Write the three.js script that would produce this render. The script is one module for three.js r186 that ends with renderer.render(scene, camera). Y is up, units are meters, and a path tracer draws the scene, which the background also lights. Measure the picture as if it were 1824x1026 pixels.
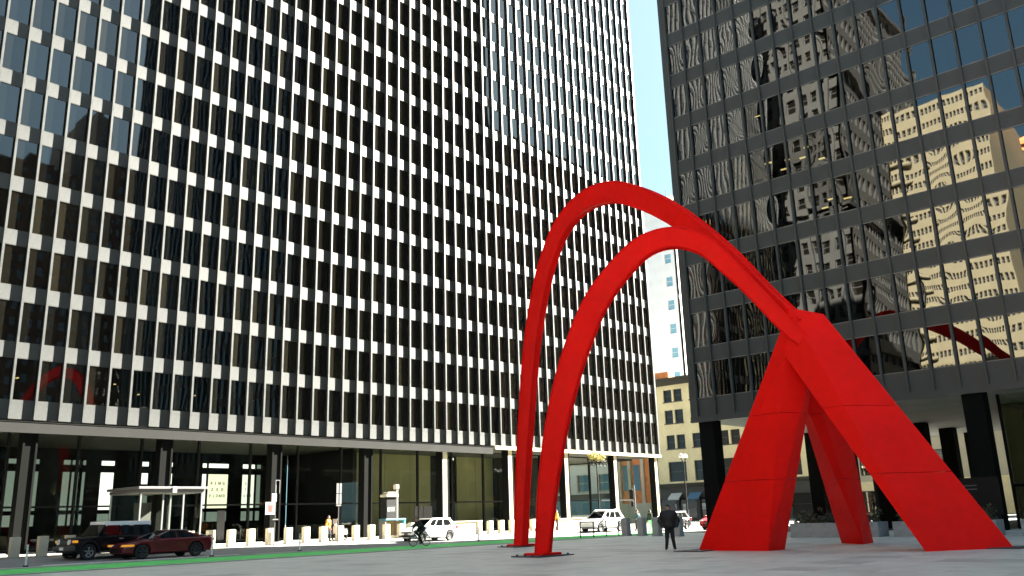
import * as THREE from 'three';
import { mergeGeometries, mergeVertices, toCreasedNormals } from 'three/addons/utils/BufferGeometryUtils.js';
import { RoundedBoxGeometry } from 'three/addons/geometries/RoundedBoxGeometry.js';
import { ConvexGeometry } from 'three/addons/geometries/ConvexGeometry.js';

// ------------------------------------------------------------------ camera, sky, sun, exposure
const scene = new THREE.Scene();
const YAW = 0.83806, PIT = 0.25838, ROL = 0.031064;
const EYE = new THREE.Vector3(0, 1.5, 0);
const camera = new THREE.PerspectiveCamera(36.79, 1024 / 576, 0.1, 4000);
const FWD = new THREE.Vector3(Math.sin(YAW) * Math.cos(PIT), Math.sin(PIT), -Math.cos(YAW) * Math.cos(PIT));
const RIGHT = new THREE.Vector3(Math.cos(YAW), 0, Math.sin(YAW));
const UP0 = new THREE.Vector3().crossVectors(RIGHT, FWD);
camera.position.copy(EYE);
camera.up.copy(UP0).multiplyScalar(Math.cos(ROL)).addScaledVector(RIGHT, Math.sin(ROL));
camera.lookAt(EYE.clone().add(FWD));

const SUN_AZ = 17 * Math.PI / 180, SUN_EL = 33 * Math.PI / 180;      // seen from the plaza the sun stands along +x, slightly towards +z
const SUN = new THREE.Vector3(Math.cos(SUN_AZ) * Math.cos(SUN_EL), Math.sin(SUN_EL), Math.sin(SUN_AZ) * Math.cos(SUN_EL));
const EXPOSURE = 16.3;
function skyTexture() {
  const W = 512, H = 256, d = new Float32Array(W * H * 4);
  const v = new THREE.Vector3();
  for (let j = 0; j < H; j++) for (let i = 0; i < W; i++) {
    const th = ((i + .5) / W - .5) * 2 * Math.PI, ph = ((j + .5) / H - .5) * Math.PI;
    v.set(Math.cos(ph) * Math.cos(th), Math.sin(ph), Math.cos(ph) * Math.sin(th));
    const up = Math.max(0, v.y), g = Math.acos(Math.min(1, Math.max(-1, v.dot(SUN))));
    const h = Math.exp(-up * 2.8), c = Math.exp(-g * 2.2), k = (j * W + i) * 4;
    d[k] = .012 + .038 * h + .20 * c; d[k + 1] = .028 + .072 * h + .225 * c; d[k + 2] = .058 + .058 * h + .20 * c; for (let q = 0; q < 3; q++) d[k + q] *= .64; d[k + 3] = 1;
    if (v.y < 0) for (let q = 0; q < 3; q++) d[k + q] *= .5;
  }
  const t = new THREE.DataTexture(d, W, H, THREE.RGBAFormat, THREE.FloatType);
  t.mapping = THREE.EquirectangularReflectionMapping; t.magFilter = t.minFilter = THREE.LinearFilter; t.needsUpdate = true;
  return t;
}
const skyTex = skyTexture();
scene.background = skyTex; scene.environment = skyTex;
const sun = new THREE.DirectionalLight(new THREE.Color(1, .95, .84), 5);
sun.position.copy(SUN).multiplyScalar(300).add(new THREE.Vector3(50, 0, -40)); sun.target.position.set(50, 0, -40);
sun.castShadow = true; sun.shadow.mapSize.set(4096, 4096);
Object.assign(sun.shadow.camera, { left: -140, right: 140, top: 140, bottom: -140, near: 1, far: 700 });
scene.add(sun, sun.target);

// ------------------------------------------------------------------ helpers
function rng(s) { return () => { s |= 0; s = s + 0x6D2B79F5 | 0; let t = Math.imul(s ^ s >>> 15, 1 | s); t = t + Math.imul(t ^ t >>> 7, 61 | t) ^ t; return ((t ^ t >>> 14) >>> 0) / 4294967296; }; }
const R = rng(7);
const V = (x, y, z) => new THREE.Vector3(x, y, z);
const used = {};
function numbered(n) { const k = used[n] = (used[n] || 0) + 1; return k === 1 ? n : n + '_' + String(k - 1).padStart(3, '0'); }
function tag(o, label, category, group, kind) { if (label) o.userData.label = label; if (category) o.userData.category = category; if (group) o.userData.group = group; if (kind) o.userData.kind = kind; return o; }
function shade(o) { o.castShadow = o.receiveShadow = true; return o; }
function thing(name, label, category, [x, y, z] = [0, 0, 0], turn = 0, group) {
  const o = new THREE.Group(); o.name = numbered(name); o.position.set(x, y, z); o.rotation.y = turn; scene.add(o);
  return tag(o, label, category, group);
}
function norm(g) { const n = g.index ? g.toNonIndexed() : g; for (const a of Object.keys(n.attributes)) if (!['position', 'normal', 'uv'].includes(a)) n.deleteAttribute(a); if (!n.attributes.normal) n.computeVertexNormals(); return n; }
function boxUV(g) {                                            // uv in metres, by the face's main direction
  const p = g.attributes.position, n = g.attributes.normal, uv = new Float32Array(p.count * 2);
  for (let i = 0; i < p.count; i++) {
    const ax = Math.abs(n.getX(i)), ay = Math.abs(n.getY(i)), az = Math.abs(n.getZ(i)), x = p.getX(i), y = p.getY(i), z = p.getZ(i);
    if (ay >= ax && ay >= az) { uv[2 * i] = x; uv[2 * i + 1] = z; } else if (ax >= az) { uv[2 * i] = z; uv[2 * i + 1] = y; } else { uv[2 * i] = x; uv[2 * i + 1] = y; }
  }
  g.setAttribute('uv', new THREE.BufferAttribute(uv, 2)); return g;
}
function merge(list) {
  if (!Array.isArray(list)) list = [list];
  const l = list.map(norm); for (const g of l) if (g.attributes.uv) g.deleteAttribute('uv');
  return boxUV(l.length > 1 ? mergeGeometries(l) : l[0]);
}
// a child (or top-level) mesh out of geometries given in the parent's own frame
function part(name, geos, mat, parent, label) {
  const m = shade(new THREE.Mesh(geos.isBufferGeometry && geos.userData.ready ? geos : merge(geos), mat));
  m.name = parent === scene ? numbered(name) : name; if (parent !== scene) m.name = numberedIn(parent, name);
  parent.add(m); if (label) m.userData.label = label; return m;
}
const inCount = new WeakMap();
function numberedIn(parent, n) { let c = inCount.get(parent); if (!c) inCount.set(parent, c = {}); const k = c[n] = (c[n] || 0) + 1; return k === 1 ? n : n + '_' + String(k - 1).padStart(3, '0'); }
function ready(g) { g = merge(g); g.userData.ready = true; return g; }
function struct(name, geos, mat, parent = scene) { const m = part(name, geos, mat, parent); m.userData.kind = 'structure'; return m; }
function bx(x0, x1, y0, y1, z0, z1) { const g = new THREE.BoxGeometry(Math.abs(x1 - x0), Math.abs(y1 - y0), Math.abs(z1 - z0)); g.translate((x0 + x1) / 2, (y0 + y1) / 2, (z0 + z1) / 2); return g; }
function rbx(x0, x1, y0, y1, z0, z1, r = .02, s = 2) { const g = new RoundedBoxGeometry(Math.abs(x1 - x0), Math.abs(y1 - y0), Math.abs(z1 - z0), s, r); g.translate((x0 + x1) / 2, (y0 + y1) / 2, (z0 + z1) / 2); return g; }
function cyl(x, y0, y1, z, r0, r1 = r0, n = 16) { const g = new THREE.CylinderGeometry(r1, r0, y1 - y0, n); g.translate(x, (y0 + y1) / 2, z); return g; }
function bar(a, b, r, r2 = r, n = 8) { const d = V().subVectors(b, a), g = new THREE.CylinderGeometry(r2, r, d.length(), n); g.applyQuaternion(new THREE.Quaternion().setFromUnitVectors(V(0, 1, 0), d.clone().normalize())); g.translate((a.x + b.x) / 2, (a.y + b.y) / 2, (a.z + b.z) / 2); return g; }
function flatBar(a, b, w, t, out) {                              // a rectangular bar from a to b; w across, t along «out»
  const d = V().subVectors(b, a), L = d.length(), y = d.clone().normalize(), z = out.clone().addScaledVector(y, -out.dot(y)).normalize(), x = V().crossVectors(y, z);
  const g = new THREE.BoxGeometry(w, L, t); g.applyMatrix4(new THREE.Matrix4().makeBasis(x, y, z)); g.translate((a.x + b.x) / 2, (a.y + b.y) / 2, (a.z + b.z) / 2); return g;
}
function copyOf(src, pos, turn, label) { const c = src.clone(); c.name = numbered(src.name.replace(/_\d{3}$/, '')); c.position.set(...pos); if (turn !== undefined) c.rotation.y = turn; c.userData = { ...src.userData }; if (label) c.userData.label = label; scene.add(c); return c; }

// value noise, tiling
function noiseField(N, cells, seed) {
  const r = rng(seed), g = new Float32Array(cells * cells).map(() => r()), o = new Float32Array(N * N);
  for (let j = 0; j < N; j++) for (let i = 0; i < N; i++) {
    const x = i / N * cells, y = j / N * cells, xi = Math.floor(x), yi = Math.floor(y), s = t => t * t * (3 - 2 * t), fx = s(x - xi), fy = s(y - yi);
    const q = (a, b) => g[(b % cells) * cells + a % cells];
    o[j * N + i] = (q(xi, yi) * (1 - fx) + q(xi + 1, yi) * fx) * (1 - fy) + (q(xi, yi + 1) * (1 - fx) + q(xi + 1, yi + 1) * fx) * fy;
  }
  return o;
}
function fbm(N, list, seed) { const o = new Float32Array(N * N); let w = 0; list.forEach(([c, a], k) => { const f = noiseField(N, c, seed + k * 31); w += a; for (let i = 0; i < o.length; i++) o[i] += f[i] * a; }); for (let i = 0; i < o.length; i++) o[i] /= w; return o; }
function tex(N, fn, size, srgb) {
  const d = new Uint8Array(N * N * 4);
  for (let i = 0; i < N * N; i++) { const c = fn(i); for (let k = 0; k < 3; k++) { let v = Math.max(0, Math.min(1, c[k])); if (srgb) v = v <= .0031308 ? v * 12.92 : 1.055 * v ** (1 / 2.4) - .055; d[i * 4 + k] = Math.round(v * 255); } d[i * 4 + 3] = 255; }
  const t = new THREE.DataTexture(d, N, N); t.wrapS = t.wrapT = THREE.RepeatWrapping; t.magFilter = THREE.LinearFilter; t.minFilter = THREE.LinearMipmapLinearFilter; t.generateMipmaps = true; if (srgb) t.colorSpace = THREE.SRGBColorSpace;
  t.repeat.set(1 / size, 1 / size); t.needsUpdate = true; return t;
}
const lin = (r, g = r, b = r) => new THREE.Color().setRGB(r, g, b);
function mottled(col, amount, size, list, seed, rough, roughAmt, bump = 0, extra = {}) {
  const N = 512, f = fbm(N, list, seed), f2 = fbm(N, [[8, 1], [64, .8]], seed + 99);
  return new THREE.MeshStandardMaterial({ map: tex(N, i => col.map(c => c * (1 + amount * (f[i] - .5) * 2)), size, true), roughnessMap: tex(N, i => [0, rough + roughAmt * (f2[i] - .5) * 2, 0], size * 1.37), bumpMap: bump ? tex(N, i => [f[i], f[i], f[i]], size) : null, bumpScale: bump, ...extra });
}
const M = {};
M.asphalt = mottled([.18, .18, .172], .35, 6, [[5, 1], [24, .7], [180, 1]], 11, .9, .06, .004);
M.concrete = mottled([.36, .35, .33], .18, 5, [[4, 1], [20, .6], [160, .5]], 21, .85, .08, .002);
M.walk = mottled([.17, .158, .12], .16, 4, [[4, 1], [20, .6], [160, .5]], 22, .85, .08, .002);
M.joint = new THREE.MeshStandardMaterial({ color: lin(.06, .06, .055), roughness: .95 });
M.granites = [.56, .50, .60, .44].map((v, k) => mottled([v, v * .99, v * .86], .24, 2.3, [[3, 1], [40, .4], [200, .9]], 31 + k * 7, .62, .16, .0006));
M.cream = mottled([.46, .42, .32], .2, 1.6, [[4, 1], [90, .8]], 51, .8, .08, .001);
M.greyStone = mottled([.30, .305, .295], .3, .8, [[4, .6], [90, 1]], 52, .8, .08, .001);
M.green = mottled([.10, .62, .13], .35, 3, [[4, 1], [20, .6], [120, .9]], 53, .85, .06, .002);
M.whiteLine = mottled([.7, .7, .66], .18, 2, [[6, 1], [90, .8]], 54, .8, .06);
M.redKerb = mottled([.20, .05, .035], .3, 2, [[6, 1], [90, .8]], 55, .85, .06);
M.paint = mottled([.044, .047, .045], .10, 3, [[3, 1], [60, .5]], 61, .50, .12);        // graphite steel paint of the long tower
M.paintR = mottled([.034, .042, .045], .10, 3, [[3, 1], [60, .5]], 62, .46, .10);
M.paintDark = new THREE.MeshPhysicalMaterial({ color: lin(.006, .0065, .006), roughness: .85, specularIntensity: .1 });
{ const q = mottled([.026, .026, .0245], .14, 4, [[3, 1], [60, .5]], 63, .92, .05); M.fascia = new THREE.MeshPhysicalMaterial({ map: q.map, roughnessMap: q.roughnessMap, specularIntensity: .3 }); };
M.darkTerra = mottled([.034, .034, .03], .2, 6, [[4, 1], [30, .6]], 79, .85, .06);
M.creamTrim = mottled([.50, .44, .30], .08, 4, [[3, 1], [60, .5]], 64, .7, .1);
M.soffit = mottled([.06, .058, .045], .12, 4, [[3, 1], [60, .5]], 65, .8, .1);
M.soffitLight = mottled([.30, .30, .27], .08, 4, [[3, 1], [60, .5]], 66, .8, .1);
M.khaki = mottled([.25, .228, .115], .14, 3, [[3, 1], [40, .5], [120, .4]], 67, .6, .1);
M.black = new THREE.MeshPhysicalMaterial({ color: lin(.007), roughness: .6, specularIntensity: .4 });
M.core = new THREE.MeshStandardMaterial({ color: lin(.012, .012, .01), roughness: .9 });
M.pane = new THREE.MeshPhysicalMaterial({ color: lin(.0055, .005, .0035), roughness: .02, ior: 2.1 });
M.paneB = new THREE.MeshPhysicalMaterial({ color: lin(.010, .0088, .0055), roughness: .03, ior: 2.05 });
M.paneC = new THREE.MeshPhysicalMaterial({ color: lin(.003, .003, .0025), roughness: .02, ior: 2.2 });
M.paneR = new THREE.MeshPhysicalMaterial({ color: lin(.002, .0021, .0018), roughness: .015, ior: 2.35 });
M.paneClear = new THREE.MeshPhysicalMaterial({ color: lin(.55, .56, .5), roughness: .01, ior: 1.9, transmission: 1, thickness: 0 });
M.glass = new THREE.MeshPhysicalMaterial({ color: lin(.9, .93, .88), roughness: .01, ior: 1.33, transmission: 1, thickness: 0 });
M.steel = new THREE.MeshStandardMaterial({ color: lin(.5, .51, .52), roughness: .35, metalness: .9 });
M.grey = new THREE.MeshStandardMaterial({ color: lin(.10), roughness: .6 });
M.darkGrey = new THREE.MeshStandardMaterial({ color: lin(.05), roughness: .6 });
M.white = new THREE.MeshStandardMaterial({ color: lin(.75), roughness: .6 });
M.lamp = new THREE.MeshStandardMaterial({ color: lin(.5, .4, .2), emissive: lin(1, .78, .3), emissiveIntensity: .075 });
M.lampWhite = new THREE.MeshStandardMaterial({ color: lin(.6), emissive: lin(1, .97, .85), emissiveIntensity: .08 });

// ------------------------------------------------------------------ ground
const Z_KERB = -35.6, Z_FAR = -49.2;
const gy = z => z > Z_KERB ? 0 : z > Z_FAR ? -.10 + .17 * (Z_KERB - z) / (Z_KERB - Z_FAR) : .21 + .06 * Math.min(1, (Z_FAR - z) / 8);
function sheet(x0, x1, z0, z1, fy, nx = 1, nz = 1) {
  const g = new THREE.PlaneGeometry(1, 1, nx, nz), p = g.attributes.position;
  for (let i = 0; i < p.count; i++) { const x = x0 + (p.getX(i) + .5) * (x1 - x0), z = z0 + (.5 - p.getY(i)) * (z1 - z0); p.setXYZ(i, x, fy(x, z), z); }
  g.computeVertexNormals(); return g;
}
struct('ground', sheet(-1800, 1800, -1800, 1800, () => -.3), M.concrete);
struct('road', [sheet(-160, 300, Z_FAR, Z_KERB, (x, z) => gy(z), 4, 4), sheet(92.5, 113, -300, Z_FAR, () => .06), sheet(92.5, 113, Z_KERB, 300, () => -.104)], M.asphalt);
struct('green_cycle_lane', sheet(-30, 62, -42.0, -38.3, (x, z) => gy(z) + .005, 1, 3), M.green);
struct('lane_marking', [sheet(-30, 62, -38.25, -38.12, (x, z) => gy(z) + .006), sheet(-30, 23, -43.1, -42.85, (x, z) => gy(z) + .006), ...[26.5, 38, 47, 55].map(x => sheet(x, x + 5, -43.1, -42.9, (a, z) => gy(z) + .006)), sheet(16, 26, -43.9, -43.45, (x, z) => gy(z) + .006)], M.whiteLine);
{ const k = [];
  for (let x = -40; x < 92; x += 3) k.push(rbx(x, x + 2.99, -.2, .21, Z_FAR - .18, Z_FAR, .02));
  struct('kerb', k, M.walk);
  struct('red_kerb_zone', sheet(8, 21, Z_FAR + .02, Z_FAR + 1.1, (x, z) => gy(z) + .007), M.redKerb); }
struct('pavement', [sheet(-160, 92, -56.9, Z_FAR - .18, (x, z) => gy(z), 1, 3), sheet(86, 92, -300, -56.9, () => .27), sheet(113, 118.5, -300, 300, () => .14)], M.walk);
struct('lobby_floor', sheet(-20, 89, -83, -56.9, () => .268), M.concrete);

const plaza = struct('plaza', [bx(-80, 92, -.2, -.012, Z_KERB + .4, 120)], M.joint);
{ // granite kerb and pavers of the plaza
  const k = []; for (let x = -40; x < 92; x += 2.84) k.push(rbx(x, x + 2.832, -.2, 0, Z_KERB, Z_KERB + .395, .015));
  part('kerb_stone', k, M.granites[1], plaza).userData.kind = 'stuff';
  const m = 1.4224, g = .012, all = [];
  const pg = () => { const t = new THREE.BoxGeometry(m - g, .03, m - g); t.translate(0, -.015, 0); const p = t.attributes.position; for (let i = 0; i < p.count; i++) if (p.getY(i) < -.01) { p.setX(i, p.getX(i) * 1.003); p.setZ(i, p.getZ(i) * 1.003); } t.computeVertexNormals(); return t; };
  const proj = (x, z) => { const d = V(x, 0, z).sub(EYE), f = d.dot(FWD); return [d.dot(RIGHT) / f, d.dot(UP0) / f, f]; };
  for (let i = -6; i < 42; i++) for (let j = -25; j < 14; j++) {
    const x = (i + .5) * m, z = Z_KERB + .4 + (j + 25.5) * m - .0; if (x > 57) continue;
    const [a, b, f] = proj(x, z), inF = f > 2 && Math.abs(a) < .64 && b > -.37 && b < .4;
    all.push({ x, z, key: inF ? f : 1000 + Math.hypot(x, z) });
  }
  all.sort((a, b) => a.key - b.key);
  const rest = [[], [], [], []], variants = [0, 1, 2, 3].map(k => { const t = ready(pg()); const uv = t.attributes.uv; for (let i = 0; i < uv.count; i++) uv.setXY(i, uv.getX(i) + k * .61, uv.getY(i) + k * .37); return t; });
  all.forEach((q, n) => {
    const k = R() < .55 ? 0 : Math.floor(R() * 4), dy = (R() - .5) * .004, rx = (R() - .5) * .002;
    if (n < 300) { const t = part('paver', variants[Math.floor(R() * 4)], M.granites[k], plaza); t.position.set(q.x, dy, q.z); t.rotation.set(rx, Math.floor(R() * 4) * Math.PI / 2, 0); }
    else { const t = pg(); t.translate(q.x, dy, q.z); rest[k].push(t); }
  });
  rest.forEach((l, k) => { part('paver', l, M.granites[k], plaza).userData.kind = 'stuff'; });
}
// ------------------------------------------------------------------ curtain-wall towers
const MOD = 1.4224;
function pillow(w, h, amp, s, nx = 4, ny = 6) {                   // a float-glass pane, very slightly bowed; front towards +z, thickness 10 mm
  const r = rng(s), g = new THREE.PlaneGeometry(w, h, nx, ny), p = g.attributes.position, q0 = .35 + 1.3 * r(), a = q0 * amp * (r() - .35) * 1.6, b = q0 * amp * (r() - .5), c = q0 * amp * (r() - .5), t1 = (r() - .5) * .0035, t2 = (r() - .5) * .0035, ph = r() * 6;
  for (let i = 0; i < p.count; i++) { const x = p.getX(i) / w * 2, y = p.getY(i) / h * 2; p.setZ(i, a * (1 - x * x) * (1 - y * y) + b * x * y + c * Math.sin(y * 3 + ph) * (1 - x * x) + t1 * x * w + t2 * y * h); }
  g.computeVertexNormals(); const n = g; n.userData.ready = true; return n;
}
function frameGeo(w, h, t, d) { return [bx(-w / 2, w / 2, h / 2 - t, h / 2, -d, 0), bx(-w / 2, w / 2, -h / 2, -h / 2 + t, -d, 0), bx(-w / 2, -w / 2 + t, -h / 2 + t, h / 2 - t, -d, 0), bx(w / 2 - t, w / 2, -h / 2 + t, h / 2 - t, -d, 0)]; }
function iBeam(h, w, d) { // rolled section standing off the wall: web, outer flange, inner flange, front at +z = d
  return [bx(-w / 2, w / 2, 0, h, d - .018, d), bx(-.012, .012, 0, h, .018, d - .018), bx(-w / 2, w / 2, 0, h, 0, .018)];
}
// frame: local x runs along the facade, local +z points out of it. i = bay number, j = storey number
function curtainWall(root, o) {
  const { i0, i1, floors, yb, s0, F, sp, wallZ, paint, pane, inView, amp, lit = {} } = o, DEP = o.dep;
  const top = yb + s0 + floors * F;
  const mg = ready(iBeam(top - yb, .135, DEP)), far = [];
  for (let i = i0; i <= i1; i++) { if (i >= o.v0 && i <= o.v1) { const m = part('mullion', mg, paint, root); m.position.set(i * MOD, yb, wallZ); } else { for (const g of iBeam(top - yb, .135, DEP)) { g.translate(i * MOD, yb, wallZ); far.push(g); } } }
  if (far.length) part('mullion', far, paint, root).userData.kind = 'stuff';
  const spG = ready([rbx(-MOD / 2 + .004, MOD / 2 - .004, 0, sp, -.06, 0, .004, 1)]), sp0 = ready([rbx(-MOD / 2 + .004, MOD / 2 - .004, 0, s0, -.06, 0, .004, 1)]);
  const wh = F - sp, ww = MOD - .01, t = .045, fr = ready(frameGeo(ww, wh, t, .07));
  const panes = [...Array(14)].map((_, k) => pillow(ww - 2 * t, wh - 2 * t, amp, 100 + k));
  const cells = [];
  for (let i = i0; i < i1; i++) for (let j = 0; j <= floors; j++) cells.push({ i, j, key: inView(i, j) });
  cells.sort((a, b) => a.key - b.key);
  const rf = [], rp = [], rs = [];
  let nw = 0, ns = 0;
  for (const c of cells) {
    const x = (c.i + .5) * MOD, y = c.j === 0 ? yb : yb + s0 + c.j * F - sp, vis = c.key < 1e5;
    if (vis && ns < 300) { const m = part('spandrel_panel', c.j ? spG : sp0, paint, root); m.position.set(x, y, wallZ); ns++; } else { const g = (c.j ? spG : sp0).clone(); g.translate(x, y, wallZ); rs.push(g); }
    if (c.j === floors) continue;
    const yc = yb + s0 + c.j * F + wh / 2, k = Math.floor(R() * 14), L = lit[c.i + ',' + c.j];
    if ((vis && nw < 300) || L) {
      const f = part('window', fr, o.frame, root); f.position.set(x, yc, wallZ - .004);
      const p = part('pane', panes[k], L ? M.paneClear : o.mix ? o.mix[Math.floor(R() * o.mix.length)] : pane, f); p.position.z = -.045; nw++;
      if (L) for (const [lx, ly, lz, lw, ld] of L) { const b = part('ceiling_light', [bx(-lw / 2, lw / 2, 0, .06, -ld / 2, ld / 2)], o.lamp || M.lamp, root); b.position.set(x + lx, yc + ly, wallZ - lz); b.rotation.y = .0; }
    } else { const f = fr.clone(), p = panes[k].clone(); f.translate(x, yc, wallZ - .004); p.translate(x, yc, wallZ - .049); rf.push(f); rp.push(p); }
  }
  if (rs.length) part('spandrel_panel', rs, paint, root).userData.kind = 'stuff';
  if (rf.length) part('window_frame', rf, o.frame, root).userData.kind = 'stuff';
  if (rp.length) { const l = rp.map(g => { const n = g.toNonIndexed(); return n; }); const g = mergeGeometries(l); g.userData.ready = true; part('pane', g, pane, root).userData.kind = 'stuff'; }
  return top;
}
M.frame = new THREE.MeshStandardMaterial({ color: lin(.05, .05, .046), roughness: .45, metalness: .2 });
M.frameR = new THREE.MeshStandardMaterial({ color: lin(.19, .195, .185), roughness: .4, metalness: .3 });
function view(p) { const d = p.clone().sub(EYE), f = d.dot(FWD), a = d.dot(RIGHT) / f, b = d.dot(UP0) / f; return f > 1 && Math.abs(a) < .62 && b < .37 && b > -.36 ? f : 1e6 + d.length(); }

// ---- the long tower across the street
const XL = 18.042, ZL = -56.557, YL = 8.033, FL = 3.487;
{
  const t = thing('office_tower', 'long black steel office tower across the street with sunlit white mullions', 'office tower', [XL, 0, ZL]);
  const DEP = .19;
  const top = curtainWall(t, { i0: -26, i1: 49, v0: -4, v1: 49, floors: 28, yb: YL, s0: 1.11, F: FL, sp: .915, wallZ: -DEP, dep: DEP, paint: M.paint, pane: M.pane, frame: M.frame, amp: .0022, mix: [M.pane, M.pane, M.pane, M.paneB, M.paneC, M.paneC], lamp: M.lamp,
    inView: (i, j) => view(V(XL + (i + .5) * MOD, YL + 1 + j * FL, ZL)),
    lit: { '0,0': [[-.3, .1, .5, .12, .3]], '4,0': [[-.1, .25, .5, .14, .1]], '5,0': [[.1, -.3, .5, .1, .2]], '8,0': [[0, 0, .8, .1, .1]] } });
  const x0 = -26 * MOD, x1 = 49 * MOD, zw = -DEP - .062;
  part('building_body', [bx(x0, x1 + .05, YL + .03, top, -27, -1.2), bx(x0, x0 + .4, YL, top, -1.2, zw - .06)], M.core, t);
  part('corner_post', [bx(x1 + .08, x1 + .36, YL, top, -.5, -.1)], M.paint, t);
  // soffit, its edge beam and the grey canopy band
  part('edge_beam', [bx(59.9 - XL, x1 + .36, YL - .34, YL - .01, -.3, -.02)], M.creamTrim, t);
  part('canopy_fascia', [bx(x0, 59.5 - XL, YL - .80, YL - .16, -.22, .02), bx(x0, 59.5 - XL, YL - .16, YL - .14, -.22, .05)], M.fascia, t);
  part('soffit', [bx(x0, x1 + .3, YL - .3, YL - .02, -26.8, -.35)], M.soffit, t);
  // columns every six bays
  for (const i of [-23, -17, -11, -5, 1, 7, 13, 19, 25, 31, 37, 43, 49]) {
    const cx = i * MOD - (i === 49 ? .5 : 0), h = YL - .32;
    const c = part('column', [bx(cx - .36, cx + .36, .2, h, -.92, -.32), bx(cx - .42, cx - .3, .2, h, -1.0, -.24), bx(cx + .3, cx + .42, .2, h, -1.0, -.24)], M.paintDark, t);
    if (i >= 25) part('column_cladding', [bx(cx - .3, cx + .3, .22, h, -.318, -.27)], M.creamTrim, c);
  }
  // lobby: glass wall, bars, core walls
  const zg = -60.5 - ZL, gh = YL - .3;
  for (let i = -23; i < 49; i += 3) {
    const a = i * MOD, b = a + 3 * MOD;
    if (i < -8) continue;
    const f = part('lobby_window', [bx(a - .07, a + .07, .26, gh, zg - .12, zg + .12), bx(a + .07, b - .07, 2.95, 3.07, zg - .08, zg + .08), bx(a + .07, b - .07, .26, .42, zg - .06, zg + .06), bx(a + .07, b - .07, gh - .12, gh, zg - .06, zg + .06)], M.black, t);
    part('pane', [bx(a + .07, b - .07, .42, 2.95, zg - .008, zg + .008), bx(a + .07, b - .07, 3.07, gh - .12, zg - .008, zg + .008)], M.glass, f);
  }
  part('corner_bar', [bx(x1 - .07, x1 + .07, gh - .15, gh, zg - 22, zg - .14)], M.black, t);
  // stone faced core walls behind the glass
  const W = (a, b, y0, y1, z0, z1) => bx(a - XL, b - XL, y0, y1, z0 - ZL, z1 - ZL);
  for (const [a, b] of [[47.9, 51.1], [51.14, 54.3], [54.34, 57.5], [57.54, 60.2]]) part('stone_panel', [W(a, b, .27, YL - .31, -66.4, -66)], M.khaki, t);
  for (const [a, b] of [[63.9, 66.6], [66.64, 69.3]]) part('stone_panel', [W(a, b, .27, YL - .31, -66.4, -66)], M.khaki, t);
  part('core_wall', [W(60.2, 63.9, 3.2, YL - .31, -66.3, -66.1), W(69.34, 75.8, .27, YL - .31, -80, -64), W(47.5, 47.88, .27, YL - .31, -72, -62), W(-8, 47.5, 7.0, YL - .31, -72.3, -72.1)], M.black, t);
  // far lobby wall; glowing panes in its openings stand in for daylight beyond
  const op = [[23.2, 24.21, 1], [25.24, 25.52, 1], [27.27, 27.81, 1], [27.94, 28.49, 1], [28.74, 29.0, 1], [30.18, 31.25, 2], [33.38, 34.09, 3], [34.91, 35.4, 3], [35.55, 36.19, 3], [38.91, 39.33, 2], [39.49, 41.44, 4], [42.83, 44.09, 5], [44.27, 44.73, 1]];
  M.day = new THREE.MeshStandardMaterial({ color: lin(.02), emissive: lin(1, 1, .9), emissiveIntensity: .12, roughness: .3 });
  M.dayGlowDim = new THREE.MeshStandardMaterial({ color: lin(.02), emissive: lin(.75, .95, .8), emissiveIntensity: .017, roughness: .3 });
  const glowPoster = (rows, cream) => { const c = document.createElement('canvas'); c.width = 256; c.height = 384; const x = c.getContext('2d'); x.fillStyle = cream ? '#ffffd8' : '#f4ffe8'; x.fillRect(0, 0, 256, 384); x.fillStyle = '#15150c'; x.font = 'bold 46px sans-serif'; x.textAlign = 'center'; rows.forEach((r, k) => { const n = r.length; [...r].forEach((ch, q) => x.fillText(ch, 256 * (q + 1) / (n + 1), 118 + k * 72)); });
    const t = new THREE.CanvasTexture(c); t.colorSpace = THREE.SRGBColorSpace; return new THREE.MeshStandardMaterial({ color: lin(.02), emissive: lin(1), emissiveMap: t, emissiveIntensity: .09 }); };  // the lettered sheet glows in place of the daylight behind it
  const P4 = glowPoster(['RIMG', 'ZED', 'FLOMD'], true), P5 = glowPoster(['AE', 'TO', 'AOR'], false);
  const solid = []; let px = -8;
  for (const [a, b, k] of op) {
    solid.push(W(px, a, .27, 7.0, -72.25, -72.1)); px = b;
    const y0 = k === 3 ? 5.05 : 3.03, mat = k === 1 ? M.dayGlowDim : k === 4 ? P4 : k === 5 ? P5 : M.day;
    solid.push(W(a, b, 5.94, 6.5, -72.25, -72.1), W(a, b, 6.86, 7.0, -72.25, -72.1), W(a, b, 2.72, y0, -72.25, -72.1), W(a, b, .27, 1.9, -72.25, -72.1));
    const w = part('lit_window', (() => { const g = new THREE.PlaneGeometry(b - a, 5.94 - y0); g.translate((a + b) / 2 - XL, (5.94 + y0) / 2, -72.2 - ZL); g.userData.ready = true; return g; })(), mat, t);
    part('transom_glow_pane', [W(a, b, 6.5, 6.86, -72.22, -72.2)], k === 1 ? M.dayGlowDim : M.day, t);
    part('lower_glow_pane', [W(a, b, 1.9, 2.72, -72.22, -72.2)], M.dayGlowDim, t);
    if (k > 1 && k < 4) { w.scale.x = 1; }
    if (k === 3) part('lower_glow_pane', [W(a, b, 3.3, 4.75, -72.08, -72.06)], M.dayGlowDim, t);
  }
  solid.push(W(px, 47.5, .27, 7.0, -72.25, -72.1));
  part('far_lobby_wall', solid, M.black, t);
  part('door', [W(53.2, 54.2, .27, 2.7, -60.44, -60.38), W(54.26, 55.26, .27, 2.7, -60.44, -60.38)], M.darkGrey, t);
  part('notice_panel', [W(33.9, 34.5, .5, 2.6, -60.3, -60.24)], M.darkGrey, t);
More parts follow.
